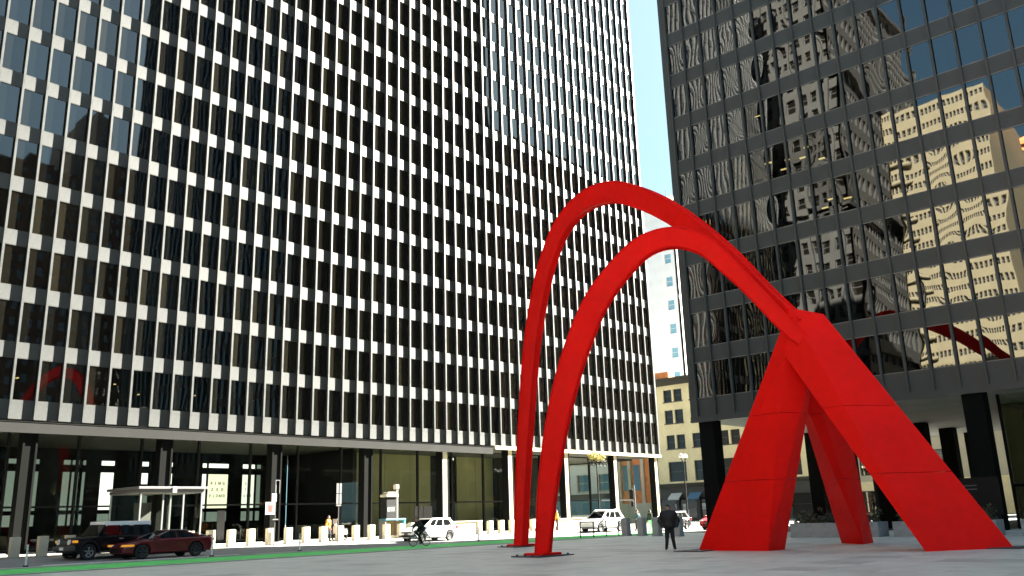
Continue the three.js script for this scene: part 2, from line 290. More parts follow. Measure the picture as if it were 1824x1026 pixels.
  for (const [x, y] of [[40.6, 7.1], [59.9, 7.15], [61.4, 7.2]]) part('ceiling_light', [W(x, x + .16, y, y + .2, -64.2, -64.0)], x > 59 && x < 60 ? M.lamp : M.lampWhite, t);
}
// ---- the near tower on the right
const XR = 53.5, ZR = -31.194, YR = 7.883, FR = 3.569;
{
  const t = thing('office_tower', 'dark steel and glass office tower on the right standing on open columns', 'office tower', [XR, 0, ZR], -Math.PI / 2);
  // local +x runs towards the camera's side (world +z), local +z faces the plaza (world -x)
  const DEP = .165;
  const L = {}, strip = (lx, ly, lz, w = .5, d = .16) => [lx, ly, lz, w, d];
  for (const [i, j, ...s] of [[4, 4, strip(.2, .5, 1.2)], [5, 4, strip(.1, .4, 1.4, .3), strip(.1, -.5, .7, .45)], [6, 4, strip(.2, .8, 1.2, .3), strip(0, 0, .9, .4)], [7, 4, strip(-.1, -.5, .8, .4), strip(.35, .9, 1.4, .3)], [7, 3, strip(.1, .2, 1.1, .5), strip(-.3, -.4, .8, .4)], [4, 5, strip(-.1, .7, 1.2, .6, .05)], [9, 8, strip(0, .5, 1, .25), strip(.1, -.4, .7, .25)], [10, 8, strip(.1, .9, 1, .3), strip(.2, .0, .6, .3)], [8, 3, strip(-.2, -.1, .9, .5)], [3, 8, strip(0, 0, .7, .12, .05), strip(.4, -.8, .7, .14, .05)], [5, 8, strip(.3, .1, .7, .12, .05)], [6, 8, strip(.3, .4, .7, .14, .05)]]) L[i + ',' + j] = s;
  const top = curtainWall(t, { i0: 0, i1: 30, v0: 0, v1: 16, floors: 25, yb: YR, s0: 1.24, F: FR, sp: 1.046, wallZ: -DEP, dep: DEP, paint: M.paintR, pane: M.paneR, frame: M.frameR, amp: .0042,
    inView: (i, j) => view(V(XR, YR + 1 + j * FR, ZR + (i + .5) * MOD)), lit: L });
  const x1 = 30 * MOD;
  part('building_body', [bx(-.6, x1 + .6, YR + .02, top, -33, -5.2), bx(-.6, -.05, YR + .02, top, -5.2, -.42), bx(x1 + .05, x1 + .6, YR + .02, top, -5.2, -.42)], M.core, t);
  for (let j = 0; j <= 25; j++) part('floor_slab', [bx(-.04, x1 + .04, YR + .06 + j * FR, YR + .9 + j * FR, -5.19, -.26)], M.core, t);
  part('corner_post', [bx(-.5, -.09, YR, top, -.4, -.12), bx(-.66, -.5, YR, top, -.5, -.3)], M.paintR, t);
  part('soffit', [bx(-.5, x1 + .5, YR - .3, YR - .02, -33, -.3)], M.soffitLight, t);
  part('edge_beam', [bx(-.55, x1 + .5, YR - .42, YR - .012, -.3, -.03)], M.paintR, t);
  for (const z of [-.9, -9.4, -17.9, -25, -32]) for (const i of [.3, 6.3, 12.3, 18.3, 24.3]) part('column', [bx(i * MOD - .55, i * MOD + .55, -.02, YR - .32, z - .55, z + .55)], M.paintDark, t);
  // lobby box under the tower
  const a = 12.75 * MOD, b = 27 * MOD, zg = -3.2;
  for (let k = 0; k < 6; k++) { const p = a + k * (b - a) / 6, q = a + (k + 1) * (b - a) / 6;
    const f = part('lobby_window', [bx(p - .07, p + .07, 0, YR - .3, zg - .1, zg + .1), bx(p + .07, q - .07, 2.3, 2.45, zg - .07, zg + .07)], M.paintDark, t);
    part('pane', [bx(p + .07, q - .07, 0, 2.3, zg - .008, zg + .008), bx(p + .07, q - .07, 2.45, YR - .3, zg - .008, zg + .008)], M.glass, f); }
  part('lobby_side_glass', [bx(a - .008, a + .008, 0, YR - .3, zg - 20, zg - .1)], M.glass, t);
  part('core_wall', [bx(a + 1.4, b, 0, YR - .3, zg - 16, zg - 4)], M.khaki, t);
}
// ------------------------------------------------------------------ other buildings
// a wall with real openings: piers and bands stand in front of the panes. Local x along the wall, +z out.
function windowWall(root, o) {
  const { w, floors, bays, matWall, matPane = M.pane, matFrame = M.darkGrey, y0 = 0, deep = .35, parts = true, z = 0, x0 = 0, turn = 0 } = o;   // floors: [base, sill, head, top]; bays: [x0, x1] openings
  const h = new THREE.Group(), walls = [], fr = [], pn = [];
  const m4 = new THREE.Matrix4().makeRotationY(turn).setPosition(o.px || 0, 0, o.pz || 0);
  for (const [b, s, hd, tp] of floors) {
    if (s > b) walls.push(bx(0, w, b, s, -deep, 0)); if (tp > hd) walls.push(bx(0, w, hd, tp, -deep, 0));
    let c = 0;
    for (const [a, e] of bays) { if (a > c) walls.push(bx(c, a, s, hd, -deep, 0)); c = e;
      const f = [...frameGeo(e - a, hd - s, .09, .08).map(g => g.translate((a + e) / 2, (s + hd) / 2, -deep + .1)), bx(a + .09, e - .09, (s + hd) / 2 - .04, (s + hd) / 2 + .04, -deep + .03, -deep + .09)];
      if (o.sill) f.push(bx(a - .12, e + .12, s - .14, s - .003, -.02, .12));
      const p = bx(a + .09, e - .09, s + .09, hd - .09, -deep, -deep + .02);
      if (parts && (!o.vis || o.vis((a + e) / 2, (s + hd) / 2))) { const F = part('window', f.map(g => g.applyMatrix4(m4)), matFrame, root); part('pane', [p.applyMatrix4(m4)], matPane, F); } else { fr.push(...f); pn.push(p); } }
    if (c < w) walls.push(bx(c, w, s, hd, -deep, 0));
  }
  part('wall', walls.map(g => g.applyMatrix4(m4)), matWall, root);
  if (fr.length) { part('window_frame', fr.map(g => g.applyMatrix4(m4)), matFrame, root).userData.kind = 'stuff'; part('pane', pn.map(g => g.applyMatrix4(m4)), matPane, root).userData.kind = 'stuff'; }
}
const rep = (n, s, w, off) => [...Array(n)].map((_, k) => [off + k * s, off + k * s + w]);
const storeys = (n, h, y0, sill, head) => [...Array(n)].map((_, k) => [y0 + k * h, y0 + k * h + sill, y0 + k * h + head, y0 + (k + 1) * h]);
M.tan = mottled([.82, .71, .42], .2, 5, [[4, 1], [30, .6], [120, .5]], 71, .85, .08, .003);
M.tanLight = mottled([.52, .47, .34], .12, 5, [[4, 1], [30, .6]], 72, .85, .08);
M.orange = mottled([.62, .22, .07], .3, 4, [[6, 1], [60, .6]], 73, .8, .1, .003);
M.whiteTerra = mottled([.62, .61, .55], .08, 6, [[4, 1], [30, .6]], 74, .8, .08);
M.shadeBlueGrey = mottled([.42, .45, .48], .08, 6, [[4, 1], [30, .6]], 75, .85, .06);  // left face of the white tower, its shade put into the colour
M.brownStone = mottled([.045, .026, .016], .2, 6, [[4, 1], [30, .6]], 76, .85, .06);
M.greyTerra = mottled([.075, .075, .065], .2, 6, [[4, 1], [30, .6]], 77, .85, .06);
M.tanTower = mottled([.14, .12, .07], .12, 6, [[4, 1], [30, .6]], 78, .8, .06);
M.blueGlass = new THREE.MeshPhysicalMaterial({ color: lin(.12, .25, .34), roughness: .12, ior: 1.8 });
M.paneDull = new THREE.MeshPhysicalMaterial({ color: lin(.03, .03, .028), roughness: .1, ior: 1.4 });
M.cornice = new THREE.MeshStandardMaterial({ color: lin(.05, .045, .03), roughness: .8 });
const east = -Math.PI / 2;                                       // a wall that faces -x: local x runs along +z
{ // tan commercial building across the far street
  const t = thing('commercial_building', 'tan stone commercial building with dark cornice and shopfronts across the far street', 'building', [118, 0, -77.6]);
  const bays = []; for (let k = 0; k < 5; k++) { const q = 3.0 + k * 4.65; bays.push([q, q + 1.5], [q + 1.85, q + 3.35]); }
  windowWall(t, { w: 26, turn: east, matWall: M.tan, matPane: M.paneDull, sill: true, bays, vis: (x, y) => x < 12, floors: [[10.4, 11.0, 13.1, 13.9], [13.9, 14.9, 17.0, 17.8], [17.8, 18.3, 20.2, 20.9]] });
  windowWall(t, { w: 26, turn: east, matWall: M.tan, matPane: M.paneDull, bays: [[3, 6.2], [7.6, 10.8], [12.2, 15.4], [16.8, 20], [21.4, 24.6]], vis: (x, y) => x < 12, floors: [[5.7, 6.0, 9.0, 10.4]] });
  windowWall(t, { w: 26, turn: east, matWall: M.greyTerra, matPane: M.paneDull, bays: [[.9, 3.9], [4.4, 7.4], [8, 11], [11.6, 14.6], [15.2, 18.2], [19, 22], [22.6, 25.4]], vis: (x, y) => x < 12, floors: [[.12, .5, 3.6, 5.3]] });
  const b = (z0, z1, y0, y1, d0, d1) => bx(-d1, -d0, y0, y1, z0, z1);
  part('cornice', [b(-.2, 26.2, 20.9, 21.7, -.6, .7), b(-.2, 26.2, 21.7, 22.0, -.6, .9)], M.cornice, t);
  part('belt_course', [b(-.1, 26.1, 5.35, 5.7, -.1, .5)], M.cornice, t);
  part('building_body', [bx(.4, 22, 0, 20.9, 0, 26)], M.tanLight, t);
  part('dormer', [rbx(1.2, 3.2, 21.7, 23.4, .6, 3.4, .2)], M.orange, t);
  for (const [z, m] of [[3.2, 0], [6.6, 1], [9.7, 1]]) { const g = new THREE.BufferGeometry().setFromPoints([V(-.05, 4.3, z), V(-.05, 4.3, z + 2), V(-1.2, 3.5, z + 2), V(-.05, 4.3, z), V(-1.2, 3.5, z + 2), V(-1.2, 3.5, z)]); g.computeVertexNormals(); part('awning', [g, b(z, z + 2, 3.25, 3.5, 1.18, 1.2)], new THREE.MeshStandardMaterial({ color: m ? lin(.1, .2, .3) : lin(.6, .6, .55), roughness: .9 }), t); }
  for (const [z, y, w] of [[3.6, 2.2, .8], [4.9, 2.2, .8], [7.2, 2.4, .6], [8.2, 2.2, 1.1], [9.6, 1.6, .9], [5.3, 1.2, .6]]) part('shop_poster', [b(z, z + w, y - .45, y + .45, -.3, -.28)], M.white, t);
}
{ // orange clad corner building
  const t = thing('corner_building', 'orange and cream clad building seen under the corner of the long tower', 'building', [118.4, 0, -84.5]);
  part('wall', [bx(0, 12, 0, 17, 0, 6.8)], M.orange, t);
  for (const z of [.1, 2.1, 4.6, 6.2]) part('pilaster', [bx(-.35, -.004, .14, 16.4, z, z + .55)], M.tanLight, t);
  part('base_course', [bx(-.5, -.36, .14, 3.0, 0, 6.8)], M.tanLight, t);
  part('window', [bx(-.05, -.003, 5, 9, .9, 1.9), bx(-.05, -.003, 5, 9, 3.0, 4.2)], M.pane, t);
}
{ // pale building with framed windows seen through the lobby glass
  const t = thing('pale_building', 'pale stone building with tall framed windows seen through the corner lobby glass', 'building', [119, 0, -112]);
  windowWall(t, { w: 27, turn: east, matWall: M.whiteTerra, sill: true, bays: rep(6, 4.4, 3.0, .8), matFrame: M.tanLight, floors: [[4.8, 5.2, 8.0, 9.2], [9.2, 9.7, 12.4, 13.4], [13.4, 14, 17, 18]] });
  part('base_course', [bx(0, .3, .14, 4.8, 0, 27)], M.greyTerra, t);
  part('shopfront', [bx(-.02, -.002, .5, 4, 1, 26)], M.pane, t);
  part('building_body', [bx(.4, 20, 0, 18, 0, 27)], M.whiteTerra, t);
}
{ // slender white tower far behind
  const t = thing('white_tower', 'slender white terracotta tower far behind between the two dark towers', 'tower', [170, 0, -101.2]);
  windowWall(t, { w: 14, turn: east, px: 0, pz: -14, matWall: M.shadeBlueGrey, matPane: M.blueGlass, matFrame: M.shadeBlueGrey, deep: .3, bays: [[10.9, 12.6]], vis: (x, y) => y > 25, floors: storeys(12, 5.6, 6, 1.6, 4.0) });
  windowWall(t, { w: 26, turn: 0, matWall: M.whiteTerra, matPane: M.paneDull, matFrame: M.greyTerra, deep: .4, bays: rep(7, 3.6, .95, 1.9).flatMap(([a, b]) => [[a, a + .95], [a + 1.25, a + 2.2]]), vis: (x, y) => x < 10 && y > 25, floors: storeys(19, 3.52, 6, .9, 2.8) });
  part('building_body', [bx(.42, 26, 0, 73.2, -14, -.42)], M.whiteTerra, t);
  part('parapet', [bx(-.3, 26.3, 73.2, 74.2, -14.3, .3)], M.whiteTerra, t);
  for (const [x, h] of [[1.2, 3.6], [3.2, 2.4], [5.6, 4.2], [8, 2.2]]) part('antenna', [cyl(x, 74.2, 74.2 + h, -2, .12, .05, 6), bx(x - .3, x + .3, 74.2, 74.9, -2.3, -1.7)], M.grey, t);
}
{ // row of shops seen through the open ground floor of the right tower
  const t = thing('shop_row', 'row of cream shop buildings seen through the open ground floor of the right tower', 'building', [118.6, 0, -51]);
  windowWall(t, { w: 75, turn: east, matWall: M.tanLight, bays: rep(16, 4.6, 2.4, 1.2), matFrame: M.darkGrey, vis: x => x < 24, floors: [[4.6, 5.4, 8.2, 9], [9, 9.8, 12.6, 13.4]] });
  windowWall(t, { w: 75, turn: east, matWall: M.tan, bays: rep(16, 4.6, 3.4, .7), matFrame: M.darkGrey, vis: x => x < 24, floors: [[.14, .6, 3.4, 4.6]] });
  part('building_body', [bx(.4, 20, 0, 13.4, 0, 75)], M.tanLight, t);
}
// buildings that stand behind the viewer and show in the glass of the two towers
{ const t = thing('striped_tower', 'tan tower of window bands mirrored in the right tower glass', 'tower', [-55, 0, -31]);
  const f = []; for (let k = 0; k < 26; k++) f.push([k * 2.85, k * 2.85 + .75, k * 2.85 + 2.0, k * 2.85 + 2.85]);
  windowWall(t, { w: 18, turn: Math.PI / 2, matWall: M.tanTower, parts: false, bays: rep(19, .93, .6, .3), floors: f, deep: .5 });      // faces +x
  windowWall(t, { w: 34, turn: Math.PI, pz: -18.02, matWall: M.tanTower, parts: false, bays: rep(17, 1.95, 1.45, .4), floors: f, deep: .5 });
  part('bay_window', [...Array(18)].map((_, k) => rbx(-.2, .9, k * 3.7 + .2, k * 3.7 + 1.0, -17.5, -14.2, .4)), M.tanTower, t);
  part('building_body', [bx(-34, -.55, 0, 74, -17.5, -.02)], M.tanTower, t); }
{ const t = thing('ornate_building', 'dark grey ornate office block mirrored in the right tower glass', 'building', [-38, 0, -51]);
  windowWall(t, { w: 40, turn: Math.PI / 2, matWall: M.darkTerra, parts: false, bays: rep(16, 2.5, 1.5, .5), floors: storeys(26, 4.0, 0, .9, 3.2), deep: .5 });
  windowWall(t, { w: 46, turn: 0, px: -46, pz: 0, matWall: M.darkTerra, parts: false, bays: rep(18, 2.5, 1.5, .5), floors: storeys(26, 4.0, 0, .9, 3.2), deep: .5 });
  part('building_body', [bx(-46, -.55, 0, 104, -40, -.55)], M.darkTerra, t);
  part('cornice', [...[26, 52, 78, 103].map(y => bx(-46, .7, y, y + .9, -40, .7))], M.darkTerra, t);
  part('pilaster', rep(8, 5, .5, 2).map(([a]) => bx(-.02, .7, 0, 104, -a - .7, -a)), M.darkTerra, t); }
{ const t = thing('brown_block', 'brown stone block with heavy cornice mirrored at the right edge of the glass', 'building', [-57, 0, 22]);
  windowWall(t, { w: 48, turn: Math.PI / 2, matWall: M.brownStone, parts: false, bays: rep(16, 2.9, 1.2, 1.7), floors: storeys(15, 4.1, 0, 1, 3), deep: .5 });
  part('building_body', [bx(-30, -.55, 0, 62, -48, 0)], M.brownStone, t);
  part('cornice', [bx(-30, 1.8, 61.5, 63, -48.5, .5), bx(-30, 1.0, 60.4, 61.5, -48.5, .5)], M.orange, t);
}
{ const t = thing('glass_spire', 'pale glass tower with tapered crown mirrored against the sky', 'tower', [-130, 0, -51.4]);
  const g = new ConvexGeometry([V(-6, 0, 0), V(0, 0, 0), V(-6, 0, 5), V(0, 0, 5), V(-6, 106, 0), V(0, 104, .6), V(-6, 108, 5), V(0, 107, 4.8)]);
  part('tower_shaft', [g], M.blueGlass, t); part('crown_edge', [bar(V(.2, 104, .6), V(.2, 107, 4.8), .35), bar(V(.2, 60, 5), V(.2, 107, 4.8), .35), bar(V(.2, 60, 0), V(.2, 104, .6), .35)], M.grey, t); }
for (const [x0, x1, z0, z1, h, m, lab] of [[58, 76, 92, 120, 84, 'brownStone', 'brown roadside block, lowest of the skyline mirrored in the long tower'], [77, 82, 95, 120, 101, 'greyTerra', 'narrow grey tower mirrored in the left windows of the long tower'], [83, 92, 100, 125, 93, 'brownStone', 'brown stepped block beside the narrow grey tower in the mirrored skyline'], [20, 57, 92, 115, 86, 'greyTerra', 'broad grey block at the left end of the mirrored skyline'], [93, 108, 96, 120, 80, 'greyTerra', 'grey block at the right end of the mirrored skyline'], [145, 215, 20, 60, 94, 'brownStone', 'wide brown block mirrored low in the far windows of the long tower']]) {
  const t = thing('distant_block', lab, 'building', [x0, 0, z0]);
  windowWall(t, { w: x1 - x0, turn: Math.PI, px: x1 - x0, pz: 0, matWall: M[m], parts: false, bays: rep(Math.floor((x1 - x0 - 1) / 3), 3, 1.6, 1), floors: storeys(Math.floor(h / 4), 4, 0, 1, 3), deep: .4 });
  part('building_body', [bx(0, x1 - x0, 0, h, .42, z1 - z0)], M[m], t);
  part('roof_box', [bx((x1 - x0) * .3, (x1 - x0) * .7, h, h + 3, 4, 12)], M[m], t);
}

// ------------------------------------------------------------------ red steel sculpture (a plain stand-in: two bare arms leaning on three plain wedge legs)
{ const q = mottled([.80, .004, .0015], .12, 3, [[3, 1], [14, .8], [90, .5]], 81, .6, .15, .0012); M.red = new THREE.MeshPhysicalMaterial({ map: q.map, roughnessMap: q.roughnessMap, bumpMap: q.bumpMap, bumpScale: .0015, specularIntensity: .3 }); };
{
  const base = V(30, 0, -15), t = thing('steel_sculpture', 'tall red painted steel arch sculpture standing on the grey plaza', 'sculpture', [30, 0, -15]);
  const arm = (pts, w0, w1, th) => {                              // plain rectangular arm swept through pts
    const c = new THREE.CatmullRomCurve3(pts.map(p => V(...p).sub(base)), false, 'centripetal'), N = 140, pos = [], idx = [];
    const a = c.getPoint(0), b = c.getPoint(1), side = V().subVectors(b, a).setY(0).normalize().cross(V(0, 1, 0)).normalize();
    for (let k = 0; k <= N; k++) {
      const s = k / N, p = c.getPointAt(s), tg = c.getTangentAt(s), n = V().crossVectors(side, tg).normalize(), seam = k % 14 === 7 ? .97 : 1, hw = (w0 + (w1 - w0) * Math.sin(Math.PI * Math.min(1, s * 1.15))) / 2 * (k % 14 === 7 ? .985 : 1), hs = th / 2 * seam, r = .05;
      for (const [u, v] of [[-1, -1], [1, -1], [1, 1], [-1, 1]]) for (const q of [0, 1]) { const uu = u * (hs - ((q === 0) === (u * v > 0) ? r : 0)), vv = v * (hw - ((q === 0) === (u * v > 0) ? 0 : r)); pos.push(p.x + side.x * uu + n.x * vv, p.y + side.y * uu + n.y * vv, p.z + side.z * uu + n.z * vv); }
    }
    for (let k = 0; k < N; k++) for (let q = 0; q < 8; q++) { const i = k * 8 + q, j = k * 8 + (q + 1) % 8; idx.push(i, j, i + 8, j, j + 8, i + 8); }
    for (let q = 1; q < 7; q++) { idx.push(0, q, q + 1); const e = N * 8; idx.push(e, e + q + 1, e + q); }
    const g = new THREE.BufferGeometry(); g.setAttribute('position', new THREE.Float32BufferAttribute(pos, 3)); g.setIndex(idx); return toCreasedNormals(g, .5);
  };
  part('arm', [arm([[34.69, 0, -31.15], [34.59, 3.49, -30.75], [34.47, 6.65, -30.26], [34.25, 10.71, -29.41], [33.92, 14.05, -28.09], [33.55, 15.9, -26.6], [33.07, 16.7, -24.7], [32.53, 16.5, -22.58], [32.06, 15.55, -20.69], [31.55, 14.1, -18.69], [30.9, 11.6, -16.1], [30.48, 9.5, -14.42], [30.1, 7.9, -13.05]], .78, 1.15, .46)], M.red, t);
  part('arm', [arm([[26.53, 0, -22.71], [26.66, 2.97, -22.34], [26.87, 5.78, -21.73], [27.13, 7.97, -21.0], [27.43, 9.73, -20.15], [27.8, 11.0, -19.12], [28.16, 11.8, -18.09], [28.55, 11.95, -17.01], [28.9, 11.5, -16.0], [29.23, 10.4, -15.07], [29.54, 9.2, -14.21], [29.82, 8.0, -13.39], [30.05, 7.4, -12.9]], .58, 1.02, .42)], M.red, t);
  const A = [V(29.75, 8.6, -13.15), V(30.7, 8.35, -12.3), V(30.6, 6.7, -13.1), V(29.9, 6.9, -13.6)];
  const bolts = (x, z, w, d) => part('bolt', [-1, 1].flatMap(a => [-1, -.33, .33, 1].flatMap(b => [cyl(x - base.x + a * w, .045, .10, z - base.z + b * d, .045, .045, 8)])), M.darkGrey, t).userData.kind = 'stuff';
  bolts(34.69, -31.15, .8, .6); bolts(26.53, -22.71, .8, .6);
  // each leg is built of three welded plates with a fine joint between them
  const slice = (pts, y0, y1) => { const q = []; for (const y of [y0, y1]) for (const a of A) for (const g of pts) q.push(a.clone().lerp(g, Math.max(0, Math.min(1, (a.y - y) / a.y))).sub(base)); return new ConvexGeometry(q); };
  const leg = pts => { const l = part('leg', [slice(pts, 0, 2.55)], M.red, t); part('plate', [slice(pts, 2.565, 4.9)], M.red, l); part('plate', [slice(pts, 4.915, 8.6)], M.red, l); };
  leg([V(31.15, 0, -18.6), V(32.2, 0, -15.5), V(31.0, 0, -15.6)]);
  leg([V(33.5, 0, -8.0), V(33.4, 0, -9.9), V(30.9, 0, -10.0)]);
  leg([V(38.2, 0, -14.4), V(37.8, 0, -15.6), V(36.6, 0, -14.2)]);
  for (const [x, z] of [[34.69, -31.15], [26.53, -22.71]]) { part('foot_plate', [rbx(x - base.x - 1.0, x - base.x + 1.0, 0.008, .05, z - base.z - .75, z - base.z + .75, .01)], M.darkGrey, t); part('foot_flange', [rbx(x - base.x - .55, x - base.x + .55, .052, .14, z - base.z - .5, z - base.z + .5, .02)], M.red, t); }
  for (const [x, z] of [[30.9, -18.5], [33.5, -8.2]]) part('foot_plate', [rbx(x - base.x - .8, x - base.x + .8, .008, .04, z - base.z - .6, z - base.z + .6, .01)], M.darkGrey, t);
}
// ------------------------------------------------------------------ street furniture
function bollardAt(name, label, [x, y, z], [w, d, h], mat, group) {
  const t = thing(name, label, 'bollard', [x, y, z], 0, group);
  part('shaft', [rbx(-w / 2, w / 2, -.1, h, -d / 2, d / 2, .025)], mat, t);
  part('base_collar', [rbx(-w / 2 - .03, w / 2 + .03, -.1, .05, -d / 2 - .03, d / 2 + .03, .01)], M.greyStone, t);
  return t;
}
{ const g = 'pale granite bollards along the far kerb', z = -51, y = gy(z);
  const first = bollardAt('stone_bollard', 'leftmost pale granite bollard by the far kerb, at the edge of the shade', [17.25, y, z], [.47, .34, 1.04], M.cream, g);
  copyOf(first, [18.62, y, z], 0, 'sunlit pale granite bollard just left of the black off-roader');
  const ord = ['first', 'second', 'third', 'fourth', 'fifth', 'sixth', 'seventh', 'eighth', 'ninth', 'tenth', 'eleventh', 'twelfth', 'thirteenth'];
  let na = 0, nb = 0;
  for (let k = 0; k < 19; k++) { const x = 20.0 + k * 1.385; if (x > 45) break;
    copyOf(first, [x, y, z], 0, x < 29 ? `pale granite bollard half hidden behind the two dark parked cars, ${ord[na++]} from the left there` : `pale granite bollard in the close row, ${ord[nb++]} to the right of the dark red sedan`); }
  [51.76, 53.07, 54.41, 55.72, 57.1, 58.4].forEach((x, k) => copyOf(first, [x, y, z], 0, `pale granite bollard, ${ord[k]} to the right of the white hatchback`));
  const g2 = 'grey granite bollards at the plaza corner';
  const f2 = bollardAt('stone_bollard', 'shaded grey granite bollard beside the silver car, leftmost of its row', [52.4, 0, -37.0], [.5, .5, 1.2], M.greyStone, g2);
  copyOf(f2, [51.0, 0, -34.7], 0, 'shaded grey granite bollard just left of the man in black');
  copyOf(f2, [50.1, 0, -32.9], 0, 'shaded grey granite bollard behind the left arm of the man in black');
  copyOf(f2, [49.0, 0, -30.6], 0, 'shaded grey granite bollard just right of the man in black');
  copyOf(f2, [47.4, 0, -25.4], 0, 'shaded grey granite bollard behind the left wedge leg of the sculpture');
}
{ // low granite wall with panels, continuing the row
  const t = thing('low_wall', 'low pale granite wall of panels on the far pavement behind the red arms', 'wall', [60.2, .22, -51.1]);
  for (let k = 0; k < 5; k++) part('panel', [rbx(k * 1.36, k * 1.36 + 1.3, 0, .92, -.2, .2, .02)], M.cream, t);
  part('coping', [rbx(-.05, 6.8, .925, 1.02, -.26, .26, .02)], M.cream, t);
  const u = thing('planter', 'long pale stone planter behind the white hatchback', 'planter', [46.2, .25, -53]);
  part('wall', [rbx(0, 7.8, 0, .95, -.15, .15, .02), rbx(7.5, 7.8, 0, .95, -1.6, -.16, .02), rbx(0, .3, 0, .95, -1.6, -.16, .02)], M.cream, u);
  part('coping', [rbx(-.06, 7.86, .953, 1.05, -.22, .22, .02)], M.cream, u);
}
{ // railing
  const t = thing('railing', 'dark open railing in the street in front of the silver car', 'railing', [49.2, 0, -38.6]);
  for (let k = 0; k < 5; k++) part('post', [bx(k * 1.5 - .03, k * 1.5 + .03, -.05, 1.02, -.03, .03)], M.black, t);
  for (const y of [.25, .6, .98]) part('rail', [bx(0, 6, y, y + .05, -.02, .02)], M.black, t);
}
{ // security vestibule
  const t = thing('entrance_vestibule', 'glass entrance vestibule with pale flat roof in front of the lobby', 'vestibule', [27.2, .24, -55]);
  part('roof', [rbx(-2.25, 2.35, 3.62, 3.78, -3.5, 1.1, .02), rbx(-2.1, 2.2, 3.40, 3.60, -3.4, .95, .02)], M.grey, t);
  part('emblem', [bx(-.06, .18, 3.42, 3.76, 1.12, 1.16)], M.white, t);
  for (const [x, z] of [[-2, .9], [-.55, .9], [.8, .9], [2.05, .9], [-2, -3.3], [2.05, -3.3]]) part('post', [bx(x - .045, x + .045, 0, 3.4, z - .045, z + .045)], M.steel, t);
  for (const [a, b] of [[-1.95, -.6], [-.5, .75], [.85, 2.0]]) part('pane', [bx(a, b, .1, 3.38, .88, .896)], M.glass, t);
  part('side_pane', [bx(-2.01, -1.994, .1, 3.38, -3.25, .85)], M.glass, t);
  part('inner_door', [bx(.9, 1.95, 0, 2.9, -3.2, -3.1), bx(-.5, .75, 0, 2.9, -3.2, -3.1)], M.darkGrey, t);
}
function signPole(name, label, [x, z], h, build) { const t = thing(name, label, 'sign', [x, gy(z), z]); part('pole', [cyl(0, -.1, h, 0, .035, .035, 10)], M.darkGrey, t); build(t); return t; }
const printed = (fn, w, h) => { const c = document.createElement('canvas'); c.width = w; c.height = h; const x = c.getContext('2d'); fn(x); const t = new THREE.CanvasTexture(c); t.colorSpace = THREE.SRGBColorSpace; return new THREE.MeshStandardMaterial({ map: t, roughness: .5 }); };
function board(w, h, mat, x, y, z) { const g = new THREE.PlaneGeometry(w, h); g.translate(x, y, z); g.userData.ready = true; return [g, mat]; }
signPole('parking_sign', 'red and white parking sign on a pole among the pale bollards', [31.95, -49.7], 3.75, t => {
  const a = printed(x => { x.fillStyle = '#e9dcd6'; x.fillRect(0, 0, 64, 64); x.fillStyle = '#c8473f'; x.fillRect(10, 10, 44, 46); x.fillStyle = '#8e2a2a'; x.fillRect(26, 24, 10, 22); x.fillRect(26, 24, 16, 5); }, 64, 64);
  part('backing', [bx(-.72, -.06, 1.9, 2.66, .03, .05), bx(-.3, .04, 2.7, 3.18, .03, .05)], M.white, t); part('sign_face', ...board(.62, .72, a, -.39, 2.28, .054), t); part('sign_face', [bx(-.28, .02, 2.72, 3.16, .052, .058)], new THREE.MeshStandardMaterial({ color: lin(.7, .4, .36), roughness: .5 }), t);
  part('frame', [bx(-.06, -.02, 3.2, 4.05, .03, .05), bx(.24, .28, 3.2, 4.05, .03, .05), bx(-.02, .24, 4.0, 4.05, .03, .05)], M.grey, t); part('bracket', [bx(-.2, .2, 1.55, 1.62, -.02, .1)], M.grey, t); });
signPole('banner_pole', 'thin dark pole with two narrow grey sign backs before the dark lobby', [36.75, -49.5], 2.4, t => { for (const [x, y] of [[-.13, 2.5], [.12, 2.5], [-.13, 3.2], [.12, 3.2]]) part('sign_panel', [bx(x - .09, x + .09, y, y + .66, .03, .05)], M.grey, t); part('bracket', [bx(-.2, .2, 2.36, 2.46, -.02, .028)], M.grey, t); });
